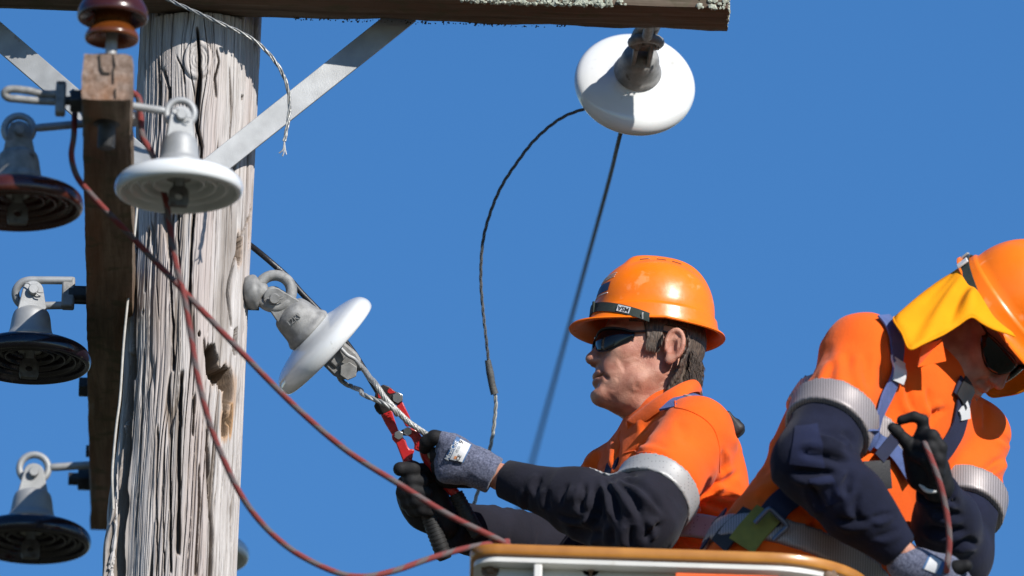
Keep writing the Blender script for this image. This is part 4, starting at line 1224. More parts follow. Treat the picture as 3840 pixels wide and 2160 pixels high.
# ================================================================== BOLT CUTTER
red_m = pmat('red_tool_paint', (0.46, 0.018, 0.02), 0.35, 0, 0.1, 60, coat=0.2, spots=((0.1, 0.05, 0.045), 90, 0.66), bump=0.15, bscale=300)
jaw_m = pmat('oiled_dark_steel', (0.045, 0.038, 0.036), 0.42, 0.6, 0.3, 70, bump=0.3, bscale=500, spots=((0.16, 0.12, 0.1), 60, 0.62))
bright = pmat('bright_bolt', (0.55, 0.56, 0.57), 0.3, 0.9, 0.1)
grip_m = pmat('black_rubber_grip', (0.013, 0.013, 0.013), 0.6, 0, 0.2)
stick_m = pmat('cream_sticker', (0.6, 0.58, 0.42), 0.4, 0, 0.1, 400, spots=((0.7, 0.45, 0.03), 160, 0.55))
cutter = thing('bolt_cutter', 'red bolt cutter with black grips held by the worker, jaws on the wire', 'bolt cutter', Dp(*c2(690, 1250), HD))
Dm = basis(Dp(1500, 1600, HD), RT, UPV, -FW)
k_ = HD / FPX
def pl1(pts): return [((c1(x, y)[0] - 1500) * k_, -(c1(x, y)[1] - 1600) * k_) for x, y in pts]
def cprism(name, pts, a, b, mat, bw=.0016): return prism(name, pl1(pts), a, b, mat, cutter, Dm, bw)
cprism('jaw', [(150, 120), (185, 88), (215, 80), (290, 108), (360, 165), (425, 195), (455, 250), (470, 315), (385, 362), (330, 330), (240, 270), (150, 195)], -.004, .007, jaw_m)
cprism('jaw', [(100, 190), (150, 160), (200, 240), (290, 330), (330, 400), (300, 440), (210, 482), (160, 492), (112, 445), (80, 375), (98, 335), (90, 250)], -.006, .005, jaw_m)
cprism('jaw_paint', [(270, 150), (300, 125), (350, 165), (372, 188), (300, 205), (265, 185)], .006, .0078, red_m, .0004)
cprism('jaw_paint', [(135, 195), (160, 205), (178, 268), (140, 262)], .004, .0066, red_m, .0004)
cprism('upper_arm', [(385, 362), (470, 315), (520, 425), (575, 535), (562, 600), (552, 655), (515, 650), (455, 540), (400, 440)], -.005, .006, red_m)
cprism('upper_arm', [(172, 492), (300, 432), (328, 440), (368, 580), (412, 700), (440, 745), (400, 795), (345, 790), (318, 752), (238, 620)], -.006, .005, red_m)
cprism('handle_casting', [(320, 762), (400, 715), (455, 728), (472, 745), (478, 805), (510, 835), (530, 905), (565, 958), (618, 955), (632, 985), (612, 1022), (606, 1085), (500, 1122), (470, 1112), (420, 980), (382, 885), (330, 825)], -.009, .009, red_m, .003)
cprism('handle_casting', [(432, 712), (500, 682), (570, 668), (650, 688), (682, 720), (740, 800), (772, 860), (835, 955), (850, 985), (740, 992), (690, 992), (622, 962), (632, 890), (592, 812), (560, 782), (490, 772)], -.009, .008, red_m, .003)
cprism('link_plate', [(435, 715), (470, 690), (540, 670), (560, 690), (545, 760), (500, 775), (470, 770)], .0075, .0095, jaw_m, .0006)
for (x, y), r, o in (((405, 258), .0115, .007), ((420, 765), .0095, .009), ((540, 716), .0092, .0095)):
    nut('hex_bolt', tuple(Dm @ Vector((*pl1([(x, y)])[0], o - .001))), -FW, r, .006, bright, cutter)
def c2_(x, y, o=0.0): return Dp(*c2(x, y), HD + o)
tube('handle_tube', [c2_(235, 60, 0), c2_(290, 170, 0), c2_(345, 265, .002), c2_(430, 500, .006), c2_(490, 700, .006), c2_(520, 780, .006)], .0098, red_m, cutter, 30, 16)
tube('handle_tube', [Dp(*c1(770, 940), HD), c2_(475, 45, 0), c2_(560, 165, .0), c2_(700, 355, .0), c2_(820, 490, .0), c2_(850, 540, 0)], [.0125, .0112, .0105, .0105, .0105], red_m, cutter, 30, 16)
tube('sticker', [Dp(*c1(812, 1000), HD - .0016), Dp(*c1(905, 1160), HD - .0016)], .0104, stick_m, cutter, 8, 16)
def grip(P, r):
    P = catmull(P, 120)
    rr = r * (1 + 0.03 * np.sign(np.sin(np.linspace(0, 75, 120)))) * np.interp(np.linspace(0, 1, 120), [0, .02, .95, 1], [.93, 1, 1, .8])
    V, F, _ = tube_data(P, rr, 18)
    mesh('grip', V, F, grip_m, cutter, True, 40)
grip([c2_(485, 690, .006), c2_(540, 850, .006), c2_(600, 1010, .006), c2_(692, 1250, .01)], .0165)
grip([c2_(812, 475, .0), c2_(890, 620, .0), c2_(990, 800, .0), c2_(1090, 975, .004)], .0150)
text_mesh('lettering', '350', .016, Dm @ Matrix.Translation((*pl1([(283, 540)])[0], .005)) @ Matrix.Rotation(math.radians(-68), 4, 'Z'), red_m, cutter, .0012)
text_mesh('lettering', '350', .014, Dm @ Matrix.Translation((*pl1([(680, 870)])[0], .008)) @ Matrix.Rotation(math.radians(-62), 4, 'Z'), red_m, cutter, .0012)

# ================================================================== CLOTHES AND SKIN
skin_m = pmat('ruddy_skin', (0.43, 0.175, 0.115), 0.5, 0, 0.12, 34, col2=(0.54, 0.285, 0.195), bump=0.55, bscale=520, sss=0.07, spec=0.4)
hair_m = pmat('dark_brown_hair', (0.045, 0.03, 0.021), 0.6, 0, 0.4, 260, col2=(0.13, 0.09, 0.062), bump=0.9, bscale=260, stretch=(1.3, 1.3, 0.25))
orange_c = pmat('orange_workshirt', (0.84, 0.115, 0.008), 0.85, 0, 0.09, 10, bump=0.35, bscale=160, sheen=0.1, weave=0.25, wscale=1400, spec=0.15)
navy_c = pmat('navy_workshirt', (0.0105, 0.0105, 0.018), 0.85, 0, 0.2, 14, bump=0.4, bscale=150, sheen=0.06, weave=0.25, wscale=1400, spec=0.2)
navy_b = pmat('blue_navy_workshirt', (0.008, 0.010, 0.025), 0.85, 0, 0.25, 14, bump=0.4, bscale=150, sheen=0.06, weave=0.25, wscale=1400, spec=0.15)
patch_b = pmat('blue_patch', (0.010, 0.014, 0.042), 0.85, 0, 0.15, 14, bump=0.4, bscale=150, sheen=0.15, spec=0.15)
hat_m = pmat('orange_hat_plastic', (0.92, 0.185, 0.003), 0.27, 0, 0.06, 9, bump=0.10, bscale=90, coat=0.05, spots=((0.93, 0.27, 0.07), 26, 0.63), rvar=0.16)
hat_in = pmat('orange_hat_inside', (0.7, 0.1, 0.004), 0.5)
strap_g = pmat('dark_green_elastic', (0.022, 0.034, 0.028), 0.8, 0, 0.2, 40, bump=0.5, bscale=900)
tan_plastic = pmat('grey_clip', (0.3, 0.3, 0.28), 0.5)
lens_m = pmat('dark_lens', (0.004, 0.005, 0.006), 0.09, 0, 0.1, spec=0.45)
frame_m = pmat('black_frame', (0.01, 0.01, 0.011), 0.35)
web_b = pmat('blue_harness_webbing', (0.075, 0.115, 0.27), 0.8, 0, 0.1, 60, bump=0.6, bscale=600)
web_d = pmat('dark_blue_webbing', (0.008, 0.013, 0.042), 0.8, 0, 0.1, 60, bump=0.6, bscale=600)
web_y = pmat('olive_yellow_webbing', (0.20, 0.19, 0.03), 0.8, 0, 0.1, 60, bump=0.6, bscale=600)
black_c = pmat('black_nylon', (0.012, 0.012, 0.013), 0.6, 0, 0.2, 40, bump=0.3)
label_w = pmat('white_label', (0.62, 0.63, 0.63), 0.6, 0, 0.04)
label_b = pmat('blue_label_print', (0.04, 0.12, 0.27), 0.6, 0, 0.05)
ink = pmat('black_print', (0.02, 0.02, 0.02), 0.6)
glove_k = pmat('heather_blue_knit', (0.075, 0.085, 0.135), 0.9, 0, 0.3, 260, col2=(0.17, 0.185, 0.26), bump=0.7, bscale=700, sheen=0.3, spec=0.15)
glove_b = pmat('black_glove_coating', (0.013, 0.013, 0.014), 0.68, 0, 0.2, 60, bump=0.35, bscale=350, spec=0.2)
def tape_mat(name, ribs=False, col=(0.35, 0.355, 0.35)):
    m = bpy.data.materials.new(name); m.use_nodes = True
    t = m.node_tree; b = t.nodes['Principled BSDF']; b.inputs['Roughness'].default_value = 0.45; b.inputs['Metallic'].default_value = 0.15
    tc = t.nodes.new('ShaderNodeTexCoord')
    if ribs:
        wv = t.nodes.new('ShaderNodeTexWave'); wv.inputs['Scale'].default_value = 62; wv.inputs['Distortion'].default_value = 0.8; wv.bands_direction = 'X'
        t.links.new(tc.outputs['Object'], wv.inputs['Vector']); src = wv.outputs['Fac']
        c0, c1_, p0, p1 = tuple(x * 0.62 for x in col), tuple(x * 1.1 for x in col), 0.2, 0.75
    else:
        wv = t.nodes.new('ShaderNodeTexVoronoi'); wv.inputs['Scale'].default_value = 135; wv.inputs['Randomness'].default_value = 0.15
        t.links.new(tc.outputs['Object'], wv.inputs['Vector']); src = wv.outputs['Distance']
        c0, c1_, p0, p1 = tuple(x * 0.45 for x in col), col, 0.12, 0.24
    r = t.nodes.new('ShaderNodeValToRGB'); r.color_ramp.elements[0].position = p0; r.color_ramp.elements[0].color = (*c0, 1); r.color_ramp.elements[1].position = p1; r.color_ramp.elements[1].color = (*c1_, 1)
    t.links.new(src, r.inputs[0]); t.links.new(r.outputs[0], b.inputs['Base Color'])
    return m
tape_dot = tape_mat('dotted_reflective_tape', False)
tape_rib = tape_mat('ribbed_reflective_tape', True, (0.31, 0.275, 0.27))

def plane_t(P, a, b):
    """how far along a->b (0..1) the points lie"""
    ba = b - a; L2 = float(np.dot(ba, ba))
    return ((P[0] - a[0]) * ba[0] + (P[1] - a[1]) * ba[1] + (P[2] - a[2]) * ba[2]) / L2
def unit(v): v = np.asarray(v, float); return v / np.linalg.norm(v)
def folds(axis, fa, fc, amp, seed, sharp=1.0):
    """wrinkles: noise drawn out across axis; returns f(V)"""
    ax = unit(axis); o1 = unit(np.cross(ax, [0.3, 0.5, 0.8])); o2 = np.cross(ax, o1)
    def f(V):
        a, b, c = V @ ax, V @ o1, V @ o2
        wv = 0.012 * noise(a * 9, b * 9, c * 9, seed + 50)
        n = noise((a + wv) * fa, b * fc, c * fc, seed)
        r = 1 - np.abs(n) * 2
        return amp * (np.sign(r) * np.abs(r) ** sharp)
    return f

def hard_hat(parent, O, f, l, z, strap=True):
    """an orange safety helmet; f forward, l to the wearer's left, z up, O between the ears"""
    f, l, z = map(np.array, (f, l, z)); O = np.array(O)
    hat = None
    NP = 120
    cx, a_, b_ = .010, .1225, .103
    zb0 = .092
    H = .113
    def crown(ph, psi):
        c, s_ = math.cos(ph), math.sin(ph)
        rr = max(math.cos(psi), 0) ** 0.72
        x = cx + a_ * c * rr; y = b_ * s_ * rr
        zz = zb0 + H * max(math.sin(psi), 0) ** 0.92
        # raised ridge along the crown with two flutes beside it, blunt at the front
        w_ = math.exp(-(y / .034) ** 4); fr = 1 / (1 + math.exp(-(x + .095) / .012)) * (1 / (1 + math.exp((x - .076) / .0045)))
        zz += .013 * w_ * fr * max(math.sin(psi), 0) ** .6
        w2 = math.exp(-((abs(y) - .047) / .012) ** 2) * fr
        zz -= .0025 * w2
        return x, y, zz
    def rimdat(ph):
        c = math.cos(ph)
        fw_ = max(c, 0) ** 3.2; bw_ = max(-c, 0) ** 2
        out = .010 + .040 * fw_ + .013 * bw_
        zr = .048 + .004 * fw_ + .010 * bw_ + .008 * (1 - abs(c)) ** 1.5
        return out, zr
    rows = []
    psis = [math.radians(90) * (k / 22) ** 0.8 for k in range(22, -1, -1)]
    for psi in psis: rows.append([crown(2 * math.pi * k / NP, psi) for k in range(NP)])
    def ringat(off, zf):
        r_ = []
        for k in range(NP):
            ph = 2 * math.pi * k / NP; out, zr = rimdat(ph)
            c, s_ = math.cos(ph), math.sin(ph)
            d = off(ph, out)
            r_.append((cx + (a_ + d) * c, (b_ + d) * s_, zf(ph, zr)))
        return r_
    rows.append(ringat(lambda p, o: .0015, lambda p, zr: zb0 - .002))
    rows.append(ringat(lambda p, o: .0055, lambda p, zr: zb0 - .005))            # gutter edge
    rows.append(ringat(lambda p, o: .0062, lambda p, zr: zb0 - .009))
    rows.append(ringat(lambda p, o: .0068 + .10 * (o - .010), lambda p, zr: zr + (zb0 - .009 - zr) * .62))
    rows.append(ringat(lambda p, o: .0075 + .35 * (o - .010), lambda p, zr: zr + (zb0 - .009 - zr) * .30))
    rows.append(ringat(lambda p, o: .0085 + .75 * (o - .010), lambda p, zr: zr + (zb0 - .009 - zr) * .09))
    rows.append(ringat(lambda p, o: o, lambda p, zr: zr + .002))
    rows.append(ringat(lambda p, o: o + .0012, lambda p, zr: zr - .0012))
    rows.append(ringat(lambda p, o: o - .0010, lambda p, zr: zr - .0030))
    rows.append(ringat(lambda p, o: .0075 + .75 * (o - .010) - .003, lambda p, zr: zr + (zb0 - .009 - zr) * .07 - .003))
    rows.append(ringat(lambda p, o: .0045 + .3 * (o - .010) - .002, lambda p, zr: zr + (zb0 - .009 - zr) * .30))
    rows.append(ringat(lambda p, o: .002, lambda p, zr: zr + (zb0 - .009 - zr) * .7))
    for psi in psis[::-1][4::3]: rows.append([tuple(q * (.965 if i < 2 else 1) - (0 if i < 2 else .003) for i, q in enumerate(crown(2 * math.pi * k / NP, psi))) for k in range(NP)])
    V = [O + f * x + l * y + z * zz for r_ in rows for x, y, zz in r_]
    F = []
    for i in range(len(rows) - 1):
        for k in range(NP): F.append((i * NP + k, i * NP + (k + 1) % NP, (i + 1) * NP + (k + 1) % NP, (i + 1) * NP + k))
    F = [q[::-1] for q in F] if np.dot(np.cross(f, l), z) > 0 and False else F
    hat = mesh('hard_hat', V, F, hat_m, parent, True, 55)
    bm = bmesh.new(); bm.from_mesh(hat.data); bmesh.ops.remove_doubles(bm, verts=bm.verts, dist=1e-6); bmesh.ops.recalc_face_normals(bm, faces=bm.faces); bm.to_mesh(hat.data); bm.free()
    hat.data.polygons.foreach_set('use_smooth', [True] * len(hat.data.polygons))
    hat.data.set_sharp_from_angle(angle=math.radians(55))
    P = lambda x, y, zz: O + f * x + l * y + z * zz
    hat['_'] = 0
    del hat['_']
    return hat, crown, rimdat, P, (cx, a_, b_, zb0)

# ================================================================== WORKER WITH THE CUTTER
def head_solid(h, HR, hf, hl, hz):
    """head with face and ears about the point between the ears"""
    hd = Sd()
    hd.ell(h(.012, 0, .045), (.100, .077, .092), HR)
    hd.ell(h(.058, 0, -.008), (.060, .058, .074), HR, k=.03)
    hd.ell(h(.053, 0, -.064), (.054, .054, .047), HR, k=.03)
    for s in (-1, 1):
        hd.cone(h(.010, s * .052, -.045), h(.040, s * .047, -.068), .018, .015, k=.025)   # jaw
        hd.cone(h(.040, s * .047, -.068), h(.098, s * .014, -.095), .015, .016, k=.022)
        hd.ell(h(.078, s * .042, -.010), (.030, .022, .022), HR, k=.022)         # cheekbone
        hd.ell(h(.092, s * .028, -.048), (.018, .018, .026), HR, k=.02)          # muzzle side
    hd.ell(h(.1045, 0, -.098), (.0195, .022, .0175), HR, k=.016)                  # chin
    hd.ell(h(.098, 0, -.055), (.020, .030, .030), HR, k=.02)
    hd.cone(h(.108, 0, .026), h(.1305, 0, -.020), .0085, .0115, k=.013)           # nose
    hd.ell(h(.1345, 0, -.0245), (.0105, .0112, .0098), HR, k=.008)
    for s in (-1, 1):
        hd.ell(h(.1205, s * .0130, -.0290), (.0120, .0075, .0078), HR, k=.006)
        hd.ell(h(.1265, s * .0062, -.0365), (.0050, .0032, .003), HR, k=.003, op='s')
        hd.ell(h(.105, s * .030, .036), (.014, .024, .009), HR, k=.014)           # brow
        hd.ell(h(.118, s * .031, .014), (.016, .017, .012), HR, k=.012, op='s')   # eye hollow
        hd.ell(h(.100, s * .031, .012), (.0125, .0125, .0115), HR, k=.006)
    hd.ell(h(.1145, 0, -.0565), (.0115, .024, .0060), HR, k=.007)                 # lips
    hd.ell(h(.1135, 0, -.0705), (.0115, .022, .0066), HR, k=.007)
    hd.box(h(.124, 0, -.0636), (.016, .029, .0012), HR, .001, k=.004, op='s')
    hd.ell(h(.123, 0, -.0830), (.010, .022, .0055), HR, k=.010, op='s')
    for s in (-1, 1):
        hd.cone(h(.120, s * .019, -.036), h(.101, s * .036, -.070), .0018, .0014, k=.010, op='s')   # fold beside the mouth
        # ear
        ER = np.stack([unit(hf - hl * s * .38), unit(hl * s + hf * .38), hz])
        e = lambda a, b, c: h(-.006, s * .076, .003) + ER[0] * a + ER[1] * b + ER[2] * c
        hd.ell(e(-.014, .008, .002), (.0195, .0062, .033), ER, k=.006)
        ring = []
        for k in range(15):
            a = math.radians(-75 + 265 * k / 14)
            ring.append(e(-.015 - .0175 * math.cos(a), .0135, .005 + .0300 * math.sin(a)))
        hd.chain(ring, [.0035] + [.0044] * 13 + [.003], k=.004)
        hd.ell(e(-.009, .0115, -.027), (.0105, .0058, .0115), ER, k=.006)
        hd.ell(e(-.0115, .0170, -.001), (.0092, .0095, .0165), ER, k=.004, op='s')
        hd.ell(e(.002, .0125, -.006), (.0042, .0045, .0065), ER, k=.003)
        hd.cone(e(-.0225, .0140, .014), e(-.0235, .0135, -.012), .0028, .0026, k=.003)
    return hd
def worker_one():
    yaw = math.radians(22)
    f1 = np.array([-math.cos(yaw), -math.sin(yaw), 0]); l1 = np.array([math.sin(yaw), -math.cos(yaw), 0]); z1_ = np.array([0, 0, 1.0])
    SC = W(2470, 1690, .03)
    T = lambda x, y, z: SC + f1 * x + l1 * y + z1_ * z
    RM = np.stack([f1, l1, z1_])
    S1 = W(2605, 1638, -.13); E1 = W(2390, 1955, -.29); H1 = W(1896, 1797, -.19)
    S2 = T(0.02, -.185, -.02); E2 = W(2130, 2075, .14); H2 = Dp(*c2(650, 800), HD + .045)
    hy, hp_ = math.radians(11), math.radians(6)
    hf0 = np.array([-math.cos(hy), -math.sin(hy), 0]); hl = np.array([math.sin(hy), -math.cos(hy), 0])
    hf = hf0 * math.cos(hp_) + z1_ * math.sin(hp_); hz = z1_ * math.cos(hp_) - hf0 * math.sin(hp_)
    HO = W(2492, 1311, -.052) - hl * .072
    h = lambda x, y, z: HO + hf * x + hl * y + hz * z
    HR = np.stack([hf, hl, hz])
    pr = thing('person', 'person in profile with orange hard hat and dark glasses holding a red bolt cutter', 'person', (SC[0], SC[1], z1 - 1.08))
    # ---- body: head, neck, trunk, arms, one skin
    hd = head_solid(h, HR, hf, hl, hz)
    head_ops = list(hd.ops)
    neck_b = T(-.02, .005, .075)
    hd.cone(h(-.012, 0, -.035), neck_b, .060, .064, k=.03)
    hd.ell(h(.040, 0, -.108), (.040, .038, .020), HR, k=.03)
    head_f = Sd(); head_f.ops = list(hd.ops)
    hd.ell(T(-.005, 0, -.14), (.105, .165, .20), RM, k=.05)
    hd.ell(T(0, 0, -.38), (.10, .145, .20), RM, k=.06)
    hd.ell(T(0, 0, -.55), (.11, .16, .15), RM, k=.06)
    for s, S_, E_, Hh in ((1, S1, E1, H1), (-1, S2, E2, H2)):
        hd.cone(T(0, s * .04, .03), S_, .05, .055, k=.04)
        hd.chain([S_, E_], [.05, .04], k=.04)
        hd.chain([E_, Hh], [.040, .0275], k=.02)
    hd.cone(H1, Dp(*cE(760, 640), HD - .03), .0275, .026, k=.01)
    hd.cone(H2, Dp(*c2(480, 560), HD + .02), .028, .022, k=.01)
    for s in (-1, 1):
        hd.chain([T(0, s * .09, -.55), T(.03, s * .10, -.98), T(0, s * .10, -1.35)], [.085, .06, .05], k=.04)
    lo = np.array([W(1600, 1700, 0)[0], SC[1] - .42, z1 - 1.0]); hi = np.array([W(2900, 1700, 0)[0], SC[1] + .38, HO[2] + .16])
    x0 = h(.16, 0, 0)[0]; x1 = h(-.11, 0, 0)[0]
    face = creases([([cF(545, 905), cF(590, 970), cF(612, 1045)], 0.00090, 9), ([cF(705, 1095), cF(690, 1135), cF(722, 1150)], 0.00099, 8), ([cF(600, 935), cF(660, 905), cF(730, 908)], 0.00059, 7), ([cF(535, 1070), cF(556, 1088), cF(552, 1112)], 0.00081, 6), ([cF(600, 1190), cF(720, 1160), cF(850, 1060)], 0.00081, 15), ([cF(900, 1062), cF(1000, 1040), cF(1080, 1062)], 0.00063, 7), ([cF(850, 1115), cF(950, 1082), cF(1040, 1090)], 0.00063, 7), ([cF(470, 1150), cF(520, 1160), cF(560, 1140)], 0.00063, 7)])
    body = solid('body', hd, lo, hi, .014, skin_m, pr, ((x0 - .01, x1 + .01, .0027), (HO[1] - .105, HO[1] + .09, .0032), (HO[2] - .16, HO[2] + .05, .0027)), lambda V: face(V) + .0003 * noise(V[:, 0] * 220, V[:, 1] * 220, V[:, 2] * 220, 3))
    # ---- hair: a cropped cap of it behind and below the hat
    def hairf(X, Y, Z):
        lx = (X - HO[0]) * hf[0] + (Y - HO[1]) * hf[1] + (Z - HO[2]) * hf[2]
        ly = (X - HO[0]) * hl[0] + (Y - HO[1]) * hl[1] + (Z - HO[2]) * hl[2]
        lz = (X - HO[0]) * hz[0] + (Y - HO[1]) * hz[1] + (Z - HO[2]) * hz[2]
        base = Sd(); base.ops = [o for o in head_f.ops if True]
        d = base(X, Y, Z)
        st = .0014 * noise(lx * 320 + lz * 60, ly * 320, lz * 45, 3)
        thick = .007 + .006 * np.clip((.03 - lz) / .1, 0, 1)
        back = np.maximum(lx + .040 + .30 * np.clip(lz, -1, 0) + .004 * noise(lx * 300, ly * 300, lz * 60, 9), -(lz + .070 + .35 * (lx + .075) + .008 * noise(lx * 260, ly * 260, 0, 12)))
        side = np.maximum(np.maximum(lx - .042 - .25 * (lz - .02), -(lz - .000 + .010 * noise(lx * 260, ly * 40, 0, 15))), -(lx - .009))
        reg = np.minimum(back, side)
        reg = np.minimum(reg, np.maximum(-(lz - .05), -lx + -.2))
        return np.maximum(d - thick - st, reg)
    solid('hair', hairf, np.minimum(h(-.13, -.1, -.13), h(.07, .1, .08)) - .02, np.maximum(h(-.13, -.1, -.13), h(.07, .1, .08)) + .02, .0034, hair_m, pr)
    # loose locks at the nape and before the ear
    Vh, Fh = [], []
    for i in range(2000):
        if i < 1650:
            y_ = random.uniform(-.06, .075); zt = random.uniform(-.050, .015); base_x = -.088 + abs(y_) * .55 + (-.0) + max(0, -zt - .03) * .45
            p = h(base_x - .006, y_, zt); q = h(base_x - .010 + random.uniform(-.004, .005), y_ + random.uniform(-.004, .004), zt - random.uniform(.012, .022))
        else:
            x_ = random.uniform(.012, .040); p = h(x_, .0765, random.uniform(.005, .022)); q = p - hz * random.uniform(.012, .022) - hf * random.uniform(-.002, .004) + hl * .0015
        m_ = (p + q) / 2 + (-hf if i < 1650 else hl) * .002
        v, fc, _ = tube_data(np.array([p, m_, q]), np.array([.0007, .0006, .0002]), 3, False)
        b = len(Vh); Vh += v; Fh += [tuple(j + b for j in t) for t in fc]
    mesh('hair_locks', Vh, Fh, hair_m, pr)['kind'] = 'stuff'
    # ---- hat
    hh = math.radians(1.5)
    hatf = hf0 * math.cos(hh) + z1_ * math.sin(hh); hatz = z1_ * math.cos(hh) - hf0 * math.sin(hh)
    hat, crown, rimdat, HP, (cx, a_, b_, zb0) = hard_hat(pr, HO, hatf, hl, hatz)
    # vent slots
    slot = pmat('vent_slot', (0.12, 0.012, 0.004), 0.6)
    def crown_xy(x, y, o=.0006):
        rr = math.hypot((x - cx) / a_, y / b_); ph = math.atan2(y / b_, (x - cx) / a_); psi = math.acos(min(1, rr ** (1 / .72)))
        q = crown(ph, psi); return HP(q[0], q[1], q[2] + o)
    for xc in (.044, .010, -.022):
        tube('vent_slot', [crown_xy(xc + d, .039, .0002) for d in (-.0095, -.005, 0, .005, .0095)], .0015, slot, hat, 12, 8)
    # elastic band of the goggles round the front, with clips and its label
    band = []; Vb = []
    def skirt(ph, zz):
        out, zr = rimdat(ph)
        kk = float(np.clip((zb0 - .009 - zz) / (zb0 - .009 - zr), 0, 1))
        return np.interp(kk, [0, .38, .7, .91, 1], [.0062, .0068 + .10 * (out - .010), .0075 + .35 * (out - .010), .0085 + .75 * (out - .010), out])
    for k in range(-39, 40):
        ph = math.radians(1.95 * k)
        zz = .0905 - .040 * (abs(k) / 39) ** 1.6
        for dz_, o_ in ((.0100, .0028), (.0, .0036), (-.0100, .0028), (-.0100, .0010), (.0100, .0010)):
            zq = zz + dz_; off = skirt(ph, zq) + o_
            Vb.append(HP(cx + (a_ + off) * math.cos(ph), (b_ + off) * math.sin(ph), zq))
        if k % 3 == 0: band.append(Vb[-4])
    Fb = [(i * 5 + j, i * 5 + (j + 1) % 5, (i + 1) * 5 + (j + 1) % 5, (i + 1) * 5 + j) for i in range(78) for j in range(5)]
    bn_ = mesh('goggle_band', Vb, Fb, strap_g, pr, True, 60)
    Pb = np.array(band)
    i0 = 22     # label near the wearer's left temple
    tdir = unit(Pb[i0 + 1] - Pb[i0 - 1]); nrm = unit(np.cross(hatz, tdir)); nrm = nrm if np.dot(nrm, FW) < 0 else -nrm
    upd = unit(np.cross(nrm, tdir)); upd = upd if upd[2] > 0 else -upd
    ctr = Pb[i0] + nrm * .0022
    box('band_label', ctr, tdir, upd, nrm, .029, .0135, .0012, label_w, bn_)
    # the lettering stands upside down on the photograph
    rd = tdir if np.dot(tdir, RT) < 0 else -tdir
    text_mesh('lettering', 'MSA', .0135, basis(ctr + nrm * .0008, rd, -upd, np.cross(rd, -upd)), ink, bn_, .0002, bold=.0003)
    for k in (-12, 12):
        tube('band_clip', [Pb[13 + k] + hatz * .004, Pb[13 + k] + unit(Pb[13 + k] - HO) * .003, Pb[13 + k] - hatz * .009], .0018, tan_plastic, bn_, 10, 6)
    box('band_slider', Pb[15] + unit(Pb[15] - HO) * .002, unit(Pb[16] - Pb[14]), hatz, unit(np.cross(hatz, Pb[16] - Pb[14])), .007, .024, .004, strap_g, bn_, .001)
    # worn front emblem: a dark patch and three white strokes
    def on_crown(ph, psi, o=.0008):
        x, y, zz = crown(math.radians(ph), math.radians(psi)); q = np.array([x - cx, y, (zz - zb0) * .9]); q /= np.linalg.norm(q)
        return HP(x + q[0] * o, y + q[1] * o, zz + q[2] * o)
    pg = [[on_crown(a, e) for a in np.linspace(-18, 27, 10)] for e in np.linspace(13, 24, 5)]
    mesh('emblem_patch', [p for r_ in pg for p in r_], [(i * 10 + j, i * 10 + j + 1, i * 10 + j + 11, i * 10 + j + 10) for i in range(4) for j in range(9)], pmat('emblem_ink', (0.03, 0.045, 0.09), .4), hat)
    for e in (28, 31, 34):
        tube('emblem_stroke', [on_crown(a, e + .1 * (a - 10), .0006) for a in np.linspace(0, 30, 8)], .0008, label_w, hat, 14, 5)
    for e in (10.5,):
        tube('emblem_stroke', [on_crown(a, e, .0006) for a in np.linspace(-12, 27, 8)], .0011, label_w, hat, 14, 5)
    # ---- sunglasses
    gl = None
    for s in (1, -1):
        wrap = [(.1285, .008), (.1275, .020), (.1215, .036), (.111, .050), (.095, .062), (.074, .0705), (.064, .073)]
        tz_ = [.020, .026, .028, .027, .025, .022, .018]; bz_ = [-.002, -.016, -.022, -.022, -.015, -.003, .009]
        w_ = catmull([(x, y, 0) for x, y in wrap], 24); tzz = np.interp(np.linspace(0, 6, 24), range(7), tz_); bzz = np.interp(np.linspace(0, 6, 24), range(7), bz_)
        V = []; F = []
        for i in range(24):
            for j in range(10):
                t = j / 9; zq = tzz[i] * (1 - t) + bzz[i] * t
                bul = .004 * math.sin(math.pi * t)
                V.append(h(w_[i][0] + bul * .8, s * (w_[i][1] + bul * .5), zq + .004))
        for i in range(23):
            for j in range(9): F.append((i * 10 + j, i * 10 + j + 1, i * 10 + j + 11, i * 10 + j + 10))
        if gl is None:
            gl = mesh('sunglasses', V, F, lens_m, pr)
            md = gl.modifiers.new('t', 'SOLIDIFY'); md.thickness = .0018
        else:
            o = mesh('far_lens', V, F, lens_m, gl); md = o.modifiers.new('t', 'SOLIDIFY'); md.thickness = .0018
        tube('frame_bar', [h(w_[i][0] + .001, s * w_[i][1], tzz[i] + .005) for i in range(0, 24, 3)] + [h(.05, s * .0755, .028), h(.02, s * .080, .034), h(-.004, s * .082, .032), h(-.018, s * .082, .018)], .0024, frame_m, gl, 50, 8)
        tube('frame_edge', [h(w_[i][0] + .0005, s * w_[i][1], bzz[i] + .004) for i in range(0, 24, 3)] + [h(w_[23][0], s * w_[23][1], tzz[23] + .004)], .0011, frame_m, gl, 40, 6)
    tube('frame_bridge', [h(.1290, .010, .024), h(.1310, 0, .024), h(.1290, -.010, .024)], .0022, frame_m, gl, 10, 6)
    # ---- shirt
    up_len = np.linalg.norm(E1 - S1)
    armn = Sd(); armn.chain([S1 + (S1 - E1) * .05, S1 + (E1 - S1) * .55, E1], [.072, .080, .078]).chain([E1, E1 + (H1 - E1) * .45, H1], [.072, .060, .0370], k=.03)
    arm_n = lambda X, Y, Z: armn(X, Y, Z)
    t_n = lambda X, Y, Z: plane_t((X, Y, Z), S1, E1)
    tors = Sd()
    tors.ell(T(-.010, 0, -.12), (.128, .192, .205), RM)
    tors.ell(T(-.062, .03, -.11), (.105, .15, .18), RM, k=.05)
    tors.ell(T(-.012, .01, -.36), (.132, .18, .2), RM, k=.08)
    tors.ell(T(.0, 0, -.56), (.135, .185, .16), RM, k=.06)
    tors.cone(T(-.02, .02, .035), S1, .068, .070, k=.05)
